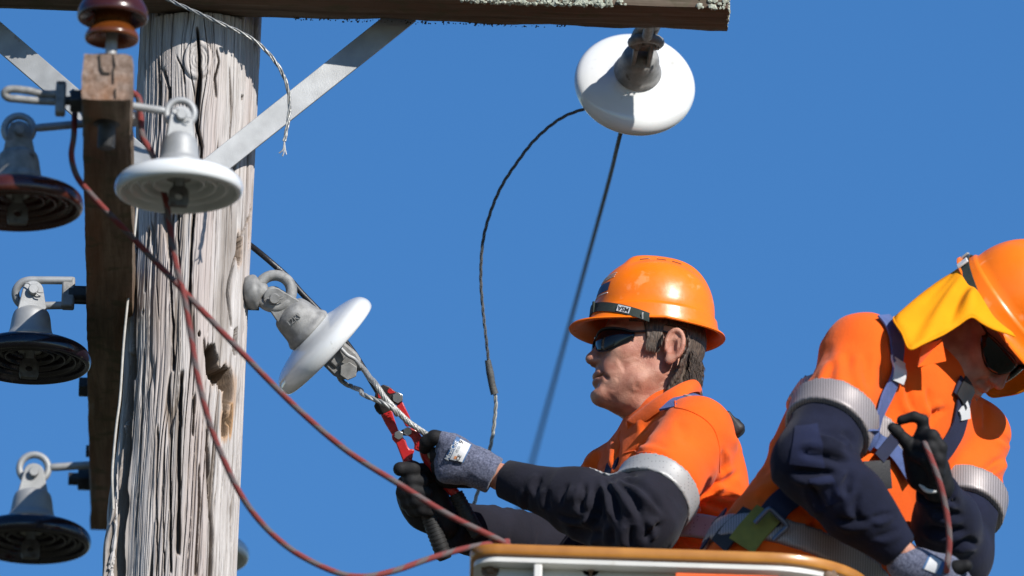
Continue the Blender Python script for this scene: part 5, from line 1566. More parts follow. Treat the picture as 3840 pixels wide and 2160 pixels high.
    tors.cone(T(-.02, -.02, .035), S2, .068, .066, k=.05)
    tors.cone(T(-.018, 0, .05), T(-.012, 0, .085), .078, .066, k=.04)
    tors.chain([S2, S2 + (E2 - S2) * .62], [.070, .074], k=.04)
    TM, TW = .70, .078
    def shirt(X, Y, Z):
        a = tors(X, Y, Z); b = np.maximum(arm_n(X, Y, Z), (t_n(X, Y, Z) - TM) * up_len)
        k = .022; hq = np.maximum(k - np.abs(a - b), 0) / k
        return np.minimum(a, b) - hq * hq * k * .25
    fA = folds(S1 - E1, 26, 9, 0.0035, 5, .9); fB = folds([0, .25, 1], 22, 7, .0045, 15, .9); fC = folds(E1 - H1, 22, 8, .011, 25, 1.0); fD = folds(np.cross(E1 - S1, E1 - H1) + (E1 - H1), 18, 7, .012, 35, 1.0)
    cS = creases([([cG(1490, 985), cG(1590, 900), cG(1660, 830), cG(1705, 740)], .010, 14), ([cG(1530, 920), cG(1660, 940), cG(1800, 985)], .008, 15), ([cG(1640, 880), cG(1740, 870), cG(1860, 890)], .008, 13), ([cG(1690, 800), cG(1770, 760), cG(1850, 700)], .007, -14), ([cG(1720, 720), cG(1735, 640), cG(1735, 540)], .006, 11),
        ([cG(1150, 440), cG(1190, 370), cG(1250, 310), cG(1330, 270)], .008, -15), ([cG(1050, 590), cG(1150, 555), cG(1260, 570), cG(1350, 620)], .007, 13), ([cG(1120, 500), cG(1240, 500), cG(1340, 540)], .004, 14), ([cG(1380, 700), cG(1480, 760), cG(1560, 850)], .005, 16), ([cG(1840, 430), cG(1870, 500), cG(1885, 580)], .006, 10),
        ([cG(985, 460), cG(975, 560), cG(960, 690)], .008, 10), ([cG(890, 560), cG(830, 640), cG(790, 740)], .008, 12), ([cG(760, 610), cG(725, 680), cG(700, 780)], .007, -11), ([cG(920, 520), cG(900, 620), cG(870, 700)], .006, 10), ([cG(1400, 330), cG(1450, 420), cG(1470, 520)], .003, 22), ([cG(1500, 1010), cG(1600, 1010), cG(1720, 1050)], .006, 12),
        ([cG(1290, 1210), cG(1340, 1190), cG(1420, 1230)], .008, 10), ([cG(1450, 1190), cG(1500, 1230), cG(1600, 1230)], .007, 9)])
    cN = creases([([cG(880, 755), cG(940, 850), cG(985, 950), cG(1000, 1080)], .013, 15), ([cG(905, 745), cG(1020, 820), cG(1110, 930), cG(1150, 1060)], .014, 16), ([cG(950, 735), cG(1090, 790), cG(1220, 890), cG(1310, 1000)], .012, 15), ([cG(855, 820), cG(890, 930), cG(905, 1060)], .011, -13), ([cG(815, 820), cG(835, 930), cG(815, 1050), cG(790, 1120)], .012, 14),
        ([cG(740, 790), cG(745, 880), cG(700, 960)], .009, 13), ([cG(640, 790), cG(600, 860), cG(590, 930)], .007, -13), ([cG(440, 735), cG(400, 800), cG(390, 880)], .007, 11), ([cG(500, 830), cG(480, 900), cG(500, 980)], .007, 12), ([cG(550, 1010), cG(680, 1035), cG(800, 1025)], .006, 9), ([cG(620, 1080), cG(760, 1130), cG(900, 1150)], .009, 14),
        ([cG(1090, 1080), cG(1075, 1160), cG(1080, 1230)], .010, 13), ([cG(1180, 1060), cG(1190, 1130), cG(1200, 1200)], .011, -13), ([cG(1300, 1070), cG(1240, 1110), cG(1190, 1180)], .010, 12), ([cG(960, 1090), cG(950, 1160), cG(970, 1220)], .008, 14), ([cG(1010, 740), cG(1060, 720), cG(1120, 735)], .006, 9), ([cG(350, 830), cG(330, 900), cG(345, 980)], .005, 10), ([cG(700, 900), cG(760, 980), cG(850, 1010)], .007, 14)])
    def shirt_disp(V):
        zz = V[:, 2] - SC[2]
        lowr = sstep(-.08, -.26, zz); armpit = np.exp(-(np.linalg.norm(V - (S1 + np.array([.04, .06, -.13])), axis=1) / .1) ** 2)
        return cS(V) + fB(V) * (.18 + .8 * lowr + .9 * armpit) + .0016 * noise(V[:, 0] * 16, V[:, 1] * 16, V[:, 2] * 16, 4) + fA(V) * .25 * (1 - np.exp(-((plane_t(V.T, S1, E1) - TM) / .12) ** 2))
    lo = np.array([W(2100, 1700, 0)[0], SC[1] - .42, z1 - .35]); hi = np.array([W(2900, 1700, 0)[0], SC[1] + .36, SC[2] + .17])
    solid('shirt', shirt, lo, hi, .0055, orange_c, pr, None, shirt_disp)
    def navy(X, Y, Z):
        tt = t_n(X, Y, Z)
        wr = plane_t((X, Y, Z), E1, H1)
        return np.maximum(np.maximum(arm_n(X, Y, Z), (TM - tt) * up_len), (wr - 1.0) * np.linalg.norm(H1 - E1))
    def navy_disp(V):
        w_ = plane_t(V.T, E1, H1); el = np.exp(-((w_ - .12) / .32) ** 2)
        return cN(V) + (fC(V) * (.12 + .45 * el) + fD(V) * (.15 + .45 * el)) * (1 - sstep(.75, .92, w_)) * (1 - np.exp(-((plane_t(V.T, S1, E1) - TM) / .10) ** 2) * (w_ < .3)) + .001 * noise(V[:, 0] * 30, V[:, 1] * 30, V[:, 2] * 30, 6)
    lo = np.minimum(np.minimum(S1, E1), H1) - .1; hi = np.maximum(np.maximum(S1, E1), H1) + .1
    solid('near_sleeve', navy, lo, hi, .0048, navy_c, pr, None, navy_disp)
    # cuff band stitched round the sleeve end
    cuff0 = H1 + (E1 - H1) * .16
    P = [H1 + (E1 - H1) * t for t in (-.004, .0, .16, .163)]
    V, F, _ = tube_data(np.array(P), np.array([.0375, .0395, .0450, .0425]), 36, False)
    cf = mesh('sleeve_cuff', V, F, navy_c, pr, True, 60)
    def tape(X, Y, Z):
        return np.maximum(arm_n(X, Y, Z) - .0065, (np.abs(t_n(X, Y, Z) - (TM + .005)) - TW) * up_len)
    solid('arm_tape', tape, np.minimum(S1, E1) - .1, np.maximum(S1, E1) + .1, .0042, tape_dot, pr)
    ztp = W(2590, 1995, -.1)[2]
    def wtape(X, Y, Z): return np.maximum(np.maximum(tors(X, Y, Z) - .0115, np.abs(Z - ztp + .0 * X) - .025), -(tors(X, Y, Z) + .012))
    lo = np.array([W(2200, 1700, 0)[0], SC[1] - .3, ztp - .05]); hi = np.array([W(2900, 1700, 0)[0], SC[1] + .3, ztp + .05])
    solid('waist_tape', wtape, lo, hi, .0052, tape_dot, pr)
    # far arm
    armf = Sd(); armf.chain([S2, S2 + (E2 - S2) * .5, E2], [.07, .074, .072]).chain([E2, H2], [.068, .046], k=.03)
    def farsl(X, Y, Z):
        wr = plane_t((X, Y, Z), E2, H2)
        tt = plane_t((X, Y, Z), S2, E2)
        return np.maximum(np.maximum(armf(X, Y, Z), (.62 - tt) * .25), (wr - .93) * np.linalg.norm(H2 - E2))
    fE = folds(E2 - H2, 28, 9, .006, 45, .9)
    lo = np.minimum(np.minimum(S2, E2), H2) - .1; hi = np.maximum(np.maximum(S2, E2), H2) + .1
    solid('far_sleeve', farsl, lo, hi, .006, navy_c, pr, None, lambda V: fE(V) * .7)
    # shirt collar
    U = [W(2346, 1575, -.035), W(2400, 1532, -.055), W(2462, 1485, -.078), W(2520, 1450, -.080), W(2575, 1425, -.05), W(2608, 1424, .0), W(2610, 1450, .06), W(2540, 1500, .115), W(2440, 1560, .12), W(2380, 1600, .09)]
    Lw = [W(2400, 1602, -.075), W(2445, 1567, -.098), W(2490, 1535, -.115), W(2545, 1498, -.115), W(2595, 1475, -.075), W(2625, 1476, .0), W(2625, 1500, .07), W(2550, 1560, .14), W(2440, 1620, .145), W(2360, 1655, .11)]
    cu, cl = catmull(U, 60), catmull(Lw, 60)
    V = []; F = []
    for i in range(60):
        inn = unit(h(-.01, 0, -.1) - cu[i])
        b0 = cu[i] + inn * .008 - z1_ * .045
        for t_, p in ((0, b0), (.5, cu[i] + inn * .005 - z1_ * .012), (1, cu[i]), (1.3, cu[i] * .8 + cl[i] * .2 - inn * .004), (2, cu[i] * .45 + cl[i] * .55 - inn * .006), (3, cl[i])):
            V.append(p + inn * .0015 * float(noise(i * .25, t_ * 2, 0, 3)))
    for i in range(59):
        for j in range(5): F.append((i * 6 + j, i * 6 + j + 1, i * 6 + j + 7, i * 6 + j + 6))
    o = mesh('collar', V, F, orange_c, pr)
    md = o.modifiers.new('t', 'SOLIDIFY'); md.thickness = .0022; md.offset = 0
    sdm = o.modifiers.new('s', 'SUBSURF'); sdm.levels = 1; sdm.render_levels = 1
    # ---- gloves
    E_ = lambda x, y, o: Dp(*cE(x, y), HD + o)
    gl_ = Sd()
    gl_.cone(E_(800, 655, -.034), E_(700, 610, -.042), .031, .030, k=.02)
    gl_.cone(E_(790, 640, -.034), E_(650, 520, -.044), .026, .020, k=.02)
    gl_.cone(E_(780, 680, -.034), E_(640, 690, -.040), .028, .022, k=.02)
    gl_.cone(E_(700, 560, -.042), E_(690, 690, -.040), .026, .024, k=.02)
    gl_.cone(E_(640, 500, -.044), E_(575, 462, -.046), .0165, .0145, k=.016)
    for a, b in (((660, 575), (590, 575)), ((660, 640), (588, 650)), ((665, 700), (605, 725))):
        gl_.cone(E_(*a, -.044), E_(*b, -.044), .018, .0155, k=.014)
    gl_.chain([E_(820, 660, -.034), E_(880, 690, -.034), E_(965, 733, -.036)], [.032, .0335, .0365], k=.02)
    cut_a, cut_b = E_(880, 690, -.034), E_(962, 731, -.036)
    def gfn(X, Y, Z): return np.maximum(gl_(X, Y, Z), (plane_t((X, Y, Z), cut_a, cut_b) - 1) * np.linalg.norm(cut_b - cut_a))
    rib_f = lambda V: .0011 * np.sin(plane_t(V.T, cut_a, cut_b) * 26) * sstep(-.9, -.6, plane_t(V.T, cut_a, cut_b)) * 0 + .0010 * noise(V[:, 0] * 90, V[:, 1] * 90, V[:, 2] * 90, 8) + .0014 * noise(V[:, 0] * 40, V[:, 1] * 40, V[:, 2] * 40, 18)
    lo = E_(700, 640, -.04) - .12; hi = E_(700, 640, -.04) + .12
    glove = solid('near_glove', gfn, lo, hi, .0026, glove_k, pr, None, rib_f)
    fing = Sd()
    fing.chain([E_(580, 463, -.046), E_(530, 458, -.048), E_(478, 492, -.042), E_(462, 535, -.028)], [.0142, .0138, .0130, .0122], k=.008)
    fing.chain([E_(592, 575, -.046), E_(556, 585, -.036), E_(552, 612, -.012), E_(580, 632, .014)], [.0158, .0150, .0138, .012], k=.006)
    fing.chain([E_(590, 650, -.044), E_(562, 668, -.034), E_(565, 694, -.008), E_(600, 706, .016)], [.0158, .0150, .0138, .012], k=.006)
    fing.chain([E_(606, 725, -.042), E_(592, 742, -.028), E_(604, 762, -.004), E_(640, 762, .016)], [.0150, .014, .0128, .011], k=.006)
    fing.chain([E_(740, 600, -.015), E_(660, 590, .014), E_(600, 600, .02)], [.018, .015, .0125], k=.006)
    fing.cone(E_(780, 745, -.018), E_(660, 755, -.018), .022, .018, k=.02)
    solid('near_glove_coating', fing, lo, hi, .0024, glove_b, pr)
    # printed label on the back of the glove
    lab = [E_(*q, -.12) for q in ((690, 452), (800, 512), (738, 640), (605, 612))]
    def lab_pt(s, t): return (lab[0] * (1 - s) + lab[1] * s) * (1 - t) + (lab[3] * (1 - s) + lab[2] * s) * t
    def lab_patch(name, s0, s1, t0, t1, mat, off, n=10):
        P = np.array([lab_pt(s0 + (s1 - s0) * i / n, t0 + (t1 - t0) * j / n) for i in range(n + 1) for j in range(n + 1)])
        Q = march(gfn, P, FW) - FW * off
        return mesh(name, Q, [(i * (n + 1) + j, i * (n + 1) + j + 1, (i + 1) * (n + 1) + j + 1, (i + 1) * (n + 1) + j) for i in range(n) for j in range(n)], mat, glove)
    lab_patch('label_print', 0, 1, 0, 1, label_b, .0034)
    lw_ = lab_patch('label_field', .26, .93, .02, .98, label_w, .0042)
    def lab_text(body, s, t, size, mat, up=False):
        def pj(V):
            # text runs from the lower left to the upper right edge of the label
            e_s = (lab[1] - lab[0]); e_t = (lab[3] - lab[0])
            xd, yd = -unit(e_t), -unit(e_s)
            P = lab_pt(s, t) + np.outer(V[:, 0], xd) + np.outer(V[:, 1], yd)
            return march(gfn, P, FW) - FW * .0050
        text_mesh('lettering', body, size, None, mat, glove, 0.0, project=pj, bold=.0002)
    lab_text('MaxiCut', .12, .60, .0125, label_w)
    lab_text('9', .40, .12, .012, ink)
    lab_text('CE', .66, .82, .010, ink)
    lab_text('4542', .42, .45, .0075, pmat('faint_print', (.42, .44, .45), .6))
    lab_patch('label_dot', .42, .56, .78, .92, pmat('orange_print', (.75, .3, .12), .6), .0047, 3)
    # far glove
    C_ = lambda x, y, o: Dp(*c2(x, y), HD + o)
    g2 = Sd()
    g2.ell(C_(390, 500, .034), (.040, .020, .048), np.stack([RT, FW, UPV]), k=.02)
    g2.cone(C_(480, 640, .034), C_(590, 760, .040), .030, .029, k=.03)
    g2.cone(C_(560, 330, .03), C_(600, 560, .034), .020, .022, k=.03)
    g2.cone(C_(300, 480, .03), C_(420, 740, .034), .024, .024, k=.03)
    g2.cone(C_(590, 760, .04), C_(680, 830, .044), .030, .033, k=.02)
    solid('far_glove_palm', g2, C_(400, 500, .03) - .12, C_(400, 500, .03) + .12, .003, glove_b, pr)
    g3 = Sd()
    g3.chain([C_(560, 320, .026), C_(440, 225, .008), C_(300, 190, -.020), C_(160, 186, -.026)], [.018, .0165, .0158, .0145], k=.01)
    g3.chain([C_(215, 400, .026), C_(215, 360, .000), C_(290, 330, -.024), C_(430, 335, -.022)], [.0155, .015, .0145, .0135], k=.006)
    g3.chain([C_(205, 490, .026), C_(205, 465, -.002), C_(300, 445, -.026), C_(470, 468, -.022)], [.016, .0155, .015, .0135], k=.006)
    g3.chain([C_(235, 600, .026), C_(250, 575, -.002), C_(340, 560, -.024), C_(480, 590, -.018)], [.016, .015, .0145, .013], k=.006)
    g3.chain([C_(300, 680, .026), C_(320, 665, .000), C_(400, 660, -.018), C_(500, 690, -.010)], [.0145, .014, .013, .0115], k=.006)
    solid('far_glove_fingers', g3, C_(350, 450, .0) - .11, C_(350, 450, .0) + .11, .0027, glove_b, pr)
    # ---- harness: shoulder strap with buckle, and the pad at the back
    hp = [W(*cG(1335, 252), -.16), W(*cG(1400, 200), -.14), W(*cG(1480, 165), -.11), W(*cG(1540, 160), -.09), W(*cG(1600, 175), -.06), W(*cG(1660, 235), -.03), W(*cG(1710, 290), .0), W(*cG(1770, 360), .02)]
    hs = ribbon('harness_strap', hp, unit([.35, -.8, -.35]), .04, .004, web_b, pr, 40)
    box('strap_buckle', W(*cG(1535, 176), -.105), unit(hp[4] - hp[2]), unit([.35, -.8, -.35]), unit(np.cross(hp[4] - hp[2], [.35, -.8, -.35])), .058, .048, .009, tan_plastic, pr, .003)
    ribbon('strap_keeper', [W(*cG(1480, 192), -.125), W(*cG(1535, 196), -.115), W(*cG(1590, 205), -.085)], unit([.35, -.8, -.35]), .036, .004, web_y, pr, 12)
    pad = Sd(); pc = W(*cG(1796, 365), .0); pd = np.stack([unit([.6, .1, -.75]), unit([.1, 1, .1]), unit([.75, -.1, .6])])
    pad.box(pc, (.026, .03, .012), pd, .008).box(pc + pd[0] * .012, (.014, .024, .017), pd, .008, k=.01)
    solid('harness_pad', pad, pc - .06, pc + .06, .003, black_c, pr, None, lambda V: .0016 * noise(V[:, 0] * 90, V[:, 1] * 90, V[:, 2] * 90, 2))
    front = [W(*cG(955, 620), -.02), W(*cG(940, 660), -.03), W(*cG(920, 730), -.03)]
    ribbon('chest_strap', front, unit([.6, -.8, 0]), .035, .004, web_d, pr, 10)
    # raised seams of the shirt
    def seam(pts, name='seam'):
        P = on_surface(shirt, shirt_disp, catmull([(u, v, 0) for u, v in pts], 40)[:, :2], -.45, .0002)[0]
        tube(name, P, .0015, orange_c, pr, raw=True, seg=6)
    seam([cG(1410, 255), cG(1500, 275), cG(1580, 310), cG(1640, 355), cG(1690, 420), cG(1718, 500), cG(1725, 600), cG(1722, 720)])
    seam([cG(1410, 195), cG(1408, 255)])
    seam([cG(1040, 590), cG(1130, 560), cG(1230, 565)])
    seam([cG(1010, 430), cG(1000, 480), cG(975, 590)])
    return pr
worker_one()

# ================================================================== WORKER BENDING FORWARD
def worker_two():
    NS, NE, NW = W(*cH(1110, 1100), -.50), W(*cI(660, 640), -.66), W(*cI(1290, 1275), -.60)
    FS, FE, FWr = W(*cI(1800, 450), -.22), W(*cI(1690, 1310), -.36), W(*cI(1550, 830), -.60)
    MS = (NS + FS) / 2; HP2 = W(2985, 2120, -.40)
    ta = unit(MS - HP2); la = unit(FS - NS); la = unit(la - ta * np.dot(la, ta)); fr = np.cross(ta, la) * -1
    if np.dot(fr, [1, -.5, -.5]) < 0: fr = -fr
    RM = np.stack([fr, la, ta])
    T = lambda x, y, t: HP2 + fr * x + la * y + ta * t
    Lt = np.linalg.norm(MS - HP2)
    f0 = unit([.9, -.43, 0]); hl = np.cross([0, 0, 1.0], f0)
    pt = math.radians(57); zz = np.array([0, 0, 1.0])
    hf = f0 * math.cos(pt) - zz * math.sin(pt); hz = zz * math.cos(pt) + f0 * math.sin(pt)
    HO = W(3658, 1228, -.36)
    h = lambda x, y, z: HO + hf * x + hl * y + hz * z
    HR = np.stack([hf, hl, hz])
    pr = thing('person', 'person bending forward at the right edge with a yellow neck flap under an orange hat', 'person', (HP2[0], HP2[1], z1 - 1.08))
    hd = head_solid(h, HR, hf, hl, hz)
    neckb = MS + ta * .02
    hd.cone(h(-.012, 0, -.035), neckb, .060, .068, k=.03)
    head_f = Sd(); head_f.ops = list(hd.ops)
    hd.ell(T(0, 0, Lt * .8), (.105, .165, .17), RM, k=.05).ell(T(0, 0, Lt * .45), (.10, .145, .18), RM, k=.06).ell(T(0, 0, 0), (.11, .16, .15), RM, k=.06)
    for S_, E_, Hh in ((NS, NE, NW), (FS, FE, FWr)):
        hd.cone(MS, S_, .05, .055, k=.04).chain([S_, E_, Hh], [.05, .04, .027], k=.03)
    HD2 = depth_of(FWr) - .02
    Q = lambda x, y, o=0.0: Dp(*c6(x, y), HD2 + o)
    HN = depth_of(NW)
    N_ = lambda x, y, o=0.0: Dp(*c6(x, y), HN + o)
    hd.cone(FWr, Q(500, 560, .0), .027, .024, k=.01).cone(NW, N_(520, 1400, 0), .027, .024, k=.01)
    for s in (-1, 1): hd.chain([T(0, s * .09, -.02), HP2 + la * s * .10 + [.02, 0, -.5], HP2 + la * s * .10 + [.0, 0, -.78]], [.085, .06, .05], k=.04)
    lo = np.array([W(2600, 1700, -.4)[0], HP2[1] - .45, z1 - 1.0]); hi = np.array([W(3900, 1700, -.4)[0], HP2[1] + .40, HO[2] + .18])
    solid('body', hd, lo, hi, .015, skin_m, pr, ((HO[0] - .10, HO[0] + .13, .0036), (HO[1] - .13, HO[1] + .11, .0042), (HO[2] - .17, HO[2] + .06, .0036)))
    hat, crown, rimdat, HP, (cx, a_, b_, zb0) = hard_hat(pr, HO, hf, hl, hz)
    # strap with clips round the back of the hat
    Vb = []
    for k in range(-30, 31):
        ph = math.pi + math.radians(3.3 * k); z_ = .070 - .022 * (abs(k) / 30) ** 2
        for dz_, o_ in ((.010, .006), (-.010, .008), (-.010, .005), (.010, .003)):
            Vb.append(HP(cx + (a_ + .006 + o_) * math.cos(ph), (b_ + .006 + o_) * math.sin(ph), z_ + dz_))
    bd = mesh('goggle_band', Vb, [(i * 4 + j, i * 4 + (j + 1) % 4, (i + 1) * 4 + (j + 1) % 4, (i + 1) * 4 + j) for i in range(60) for j in range(4)], strap_g, pr, True, 60)
    for ph_ in (180, 196, 228):
        ph = math.radians(ph_); p = HP(cx + (a_ + .018) * math.cos(ph), (b_ + .018) * math.sin(ph), .064)
        d = unit(HP(cx + a_ * math.cos(ph + .1), b_ * math.sin(ph + .1), .07) - HP(cx + a_ * math.cos(ph), b_ * math.sin(ph), .07))
        box('band_clip', p, d, hz, np.cross(d, hz), .016, .026, .005, tan_plastic if ph_ != 228 else label_w, bd, .002)
    # ---- sunglasses (same kind)
    gl = None
    for s in (-1, 1):
        wrap = [(.1285, .008), (.1275, .020), (.1215, .036), (.111, .050), (.095, .062), (.074, .0705), (.064, .073)]
        tz_ = [.024, .030, .032, .031, .029, .026, .022]; bz_ = [.0, -.013, -.019, -.020, -.013, -.001, .012]
        w_ = catmull([(x, y, 0) for x, y in wrap], 20); tzz = np.interp(np.linspace(0, 6, 20), range(7), tz_); bzz = np.interp(np.linspace(0, 6, 20), range(7), bz_)
        V = [h(w_[i][0] + .003 * math.sin(math.pi * j / 7), s * w_[i][1], tzz[i] * (1 - j / 7) + bzz[i] * j / 7 + .002) for i in range(20) for j in range(8)]
        F = [(i * 8 + j, i * 8 + j + 1, i * 8 + j + 9, i * 8 + j + 8) for i in range(19) for j in range(7)]
        o = mesh('sunglasses' if gl is None else 'far_lens', V, F, lens_m, pr if gl is None else gl)
        md = o.modifiers.new('t', 'SOLIDIFY'); md.thickness = .0018
        if gl is None: gl = o
        tube('frame_bar', [h(w_[i][0] + .001, s * w_[i][1], tzz[i] + .003) for i in range(0, 20, 3)] + [h(.05, s * .0755, .026), h(.0, s * .082, .032)], .0025, frame_m, gl, 30, 6)
    # ---- yellow sun flap hanging from the hat
    cape_m = pmat('yellow_sun_flap', (0.80, 0.30, 0.004), 0.8, 0, 0.06, 14, bump=0.3, bscale=200, weave=0.2, wscale=1200, spec=0.15)
    top, mid_, bot = [], [], []
    rows = [(-52, (2290, 955), -.50, .3), (-68, (2130, 905), -.53, .4), (-84, (2045, 848), -.55, .5), (-98, (1960, 800), -.56, .55), (-112, (1840, 875), -.56, .2), (-124, (1700, 950), -.61, .1), (-136, (1580, 1012), -.64, .1), (-150, (1470, 1052), -.66, .0), (-164, (1405, 930), -.64, .0), (-178, (1352, 815), -.58, .1), (-192, (1420, 795), -.48, .5),
            (-206, (1560, 850), -.33, .3), (-222, (1700, 980), -.26, .2), (-240, (1860, 1150), -.22, .2), (-256, (2000, 1280), -.20, .2), (-270, (2080, 1400), -.20, .3), (-284, (2170, 1425), -.22, .3), (-298, (2280, 1410), -.25, .3), (-312, (2370, 1330), -.28, .3)]
    for ph_, b, dy, bul in rows:
        ph = math.radians(ph_); out, zr = rimdat(ph)
        t_ = HP(cx + (a_ + .004) * math.cos(ph), (b_ + .004) * math.sin(ph), zr + .006)
        bb = W(*cH(*b), dy)
        o_ = unit(HP(math.cos(ph), math.sin(ph), 0) - HO)
        top.append(t_); bot.append(bb)
        mid_.append(t_ * .5 + bb * .5 + o_ * .030 * bul + np.array([0, 0, .022 * bul]))
    n = 110
    ct, cm, cb = catmull(top, n), catmull(mid_, n), catmull(bot, n)
    V, F = [], []
    m_ = 14
    for i in range(n):
        for j in range(m_):
            t = j / (m_ - 1)
            p = ct[i] * (1 - t) ** 2 + 2 * (2 * cm[i] - .5 * ct[i] - .5 * cb[i]) * t * (1 - t) + cb[i] * t * t
            wv = .007 * t * math.sin(i * .42) + .004 * t * float(noise(i * .2, t * 3, 0, 4))
            V.append(p + wv * unit(p - h(0, 0, -.05)))
    for i in range(n - 1):
        for j in range(m_ - 1): F.append((i * m_ + j, i * m_ + j + 1, (i + 1) * m_ + j + 1, (i + 1) * m_ + j))
    cp = mesh('sun_flap', V, F, cape_m, pr)
    md = cp.modifiers.new('t', 'SOLIDIFY'); md.thickness = .0024; md.offset = 0
    # hem along the lower edge
    tube('flap_hem', [V[i * m_ + m_ - 1] for i in range(n)], .0022, cape_m, cp, raw=True, seg=6)
    # ---- shirt
    tors = Sd()
    tors.ell(T(-.01, 0, Lt * .82), (.125, .195, .17), RM).ell(T(-.03, -.02, Lt * .62), (.125, .18, .17), RM, k=.06)
    tors.ell(T(0, 0, Lt * .30), (.135, .185, .20), RM, k=.07).ell(T(0, 0, -.05), (.14, .19, .18), RM, k=.06)
    tors.cone(MS - fr * .02, NS, .085, .075, k=.05).cone(MS - fr * .02, FS, .085, .068, k=.05)
    tors.cone(MS, neckb + unit(HO - neckb) * .03, .085, .070, k=.04)
    nl, fl_ = np.linalg.norm(NE - NS), np.linalg.norm(FE - FS)
    an = Sd(); an.chain([NS, NS + (NE - NS) * .5, NE], [.078, .076, .075]).chain([NE, NE + (NW - NE) * .5, NW], [.075, .066, .042], k=.03)
    af = Sd(); af.chain([FS, FS + (FE - FS) * .5, FE], [.072, .072, .068]).chain([FE, FE + (FWr - FE) * .5, FWr], [.070, .062, .042], k=.03)
    tn = lambda X, Y, Z: plane_t((X, Y, Z), NS, NE); tf = lambda X, Y, Z: plane_t((X, Y, Z), FS, FE)
    TN, TF = .66, .60
    def sm(a, b, k):
        q = np.maximum(k - np.abs(a - b), 0) / k
        return np.minimum(a, b) - q * q * k * .25
    def shirt(X, Y, Z):
        a = tors(X, Y, Z)
        a = sm(a, np.maximum(an(X, Y, Z), (tn(X, Y, Z) - TN) * nl), .03)
        return sm(a, np.maximum(af(X, Y, Z), (tf(X, Y, Z) - TF) * fl_), .03)
    fA = folds(np.cross(NE - NS, fr) + .3 * (NE - NS), 20, 6, .0065, 51, .9); fB = folds(ta + .4 * la, 17, 6, .007, 61, .9)
    cS = creases([([cH(985, 1060), cH(1000, 1200), cH(1040, 1330), cH(1075, 1420)], .007, 24), ([cH(1130, 1080), cH(1135, 1230), cH(1160, 1380)], .006, 22), ([cH(1255, 1150), cH(1265, 1270), cH(1250, 1400)], .006, -20), ([cH(870, 990), cH(800, 1110), cH(720, 1250), cH(640, 1400)], .006, 28), ([cH(1330, 1000), cH(1370, 1100), cH(1360, 1220)], .005, 20),
        ([cH(900, 1150), cH(850, 1280), cH(830, 1400)], .007, 18), ([cI(440, 480), cI(350, 620), cI(300, 760)], .008, 20), ([cI(500, 800), cI(400, 870), cI(250, 900)], .010, 20), ([cI(700, 1050), cI(640, 1120), cI(600, 1200)], .010, 15), ([cI(730, 1060), cI(800, 1120), cI(900, 1190)], .009, 14), ([cI(1330, 60), cI(1350, 180), cI(1400, 300)], .007, 14), ([cI(1480, 100), cI(1500, 220), cI(1540, 330)], .007, 13),
        ([cI(1730, 800), cI(1850, 720), cI(2060, 590)], .012, 15), ([cI(1760, 880), cI(1900, 800), cI(2020, 740)], .010, 14), ([cI(1850, 930), cI(1910, 1000), cI(1960, 950)], .008, 12), ([cI(1880, 200), cI(1900, 300), cI(1890, 400)], .007, 13), ([cI(1620, 250), cI(1520, 300), cI(1500, 380)], .008, 13), ([cI(1980, 450), cI(2040, 480), cI(2080, 520)], .006, 10)])
    cN = creases([([cI(700, 420), cI(800, 430), cI(920, 500)], .012, 16), ([cI(500, 700), cI(650, 715), cI(850, 720)], .014, 17), ([cI(640, 770), cI(700, 880), cI(770, 990)], .010, 16), ([cI(560, 560), cI(720, 590), cI(940, 640)], .011, -17), ([cI(950, 700), cI(900, 800), cI(920, 900)], .011, 17), ([cI(1000, 850), cI(960, 960), cI(1000, 1060)], .009, 15), ([cI(820, 1030), cI(950, 1060), cI(1080, 1050)], .009, 14), ([cI(1080, 1045), cI(1160, 1020), cI(1240, 1000)], .008, 12), ([cI(1100, 1180), cI(1200, 1150), cI(1290, 1110)], .006, 12), ([cI(860, 420), cI(920, 440), cI(970, 520)], .010, 12)])
    cF = creases([([cI(1500, 950), cI(1600, 1000), cI(1750, 1020)], .010, 16), ([cI(1450, 1100), cI(1600, 1130), cI(1780, 1120)], .010, 16), ([cI(1650, 1250), cI(1760, 1200), cI(1850, 1230)], .010, 15), ([cI(1550, 880), cI(1650, 900), cI(1720, 950)], .008, 13)])
    def disp(V):
        arm = np.exp(-(np.linalg.norm(V - (NS + (NE - NS) * .25), axis=1) / .13) ** 2)
        return cS(V) + fA(V) * (.10 + .35 * arm) + fB(V) * (.25 + .4 * sstep(-.05, -.25, V[:, 2] - MS[2])) * (1 - arm) + .0015 * noise(V[:, 0] * 18, V[:, 1] * 18, V[:, 2] * 18, 4)
    lo = np.array([W(2640, 1700, -.4)[0], HP2[1] - .42, z1 - .3]); hi = np.array([W(3900, 1700, -.4)[0], HP2[1] + .36, MS[2] + .22])
    solid('shirt', shirt, lo, hi, .0065, orange_c, pr, None, disp)
    fC = folds(NE - NW, 20, 7, .009, 71, .95); fD = folds(FE - FWr, 20, 7, .008, 81, .95)
    for nm, fn, S_, E_, H_, tt, TT, L_, fo, cz in (('near_sleeve', an, NS, NE, NW, tn, TN, nl, fC, cN), ('far_sleeve', af, FS, FE, FWr, tf, TF, fl_, fD, cF)):
        def g(X, Y, Z, fn=fn, E_=E_, H_=H_, tt=tt, TT=TT, L_=L_):
            return np.maximum(np.maximum(fn(X, Y, Z), (TT - tt(X, Y, Z)) * L_), (plane_t((X, Y, Z), E_, H_) - 1) * np.linalg.norm(H_ - E_))
        dsp = lambda V, fo=fo, E_=E_, H_=H_, cz=cz: cz(V) + fo(V) * (.2 + .4 * np.exp(-((plane_t(V.T, E_, H_) - .1) / .4) ** 2)) * (1 - sstep(.8, .95, plane_t(V.T, E_, H_)))
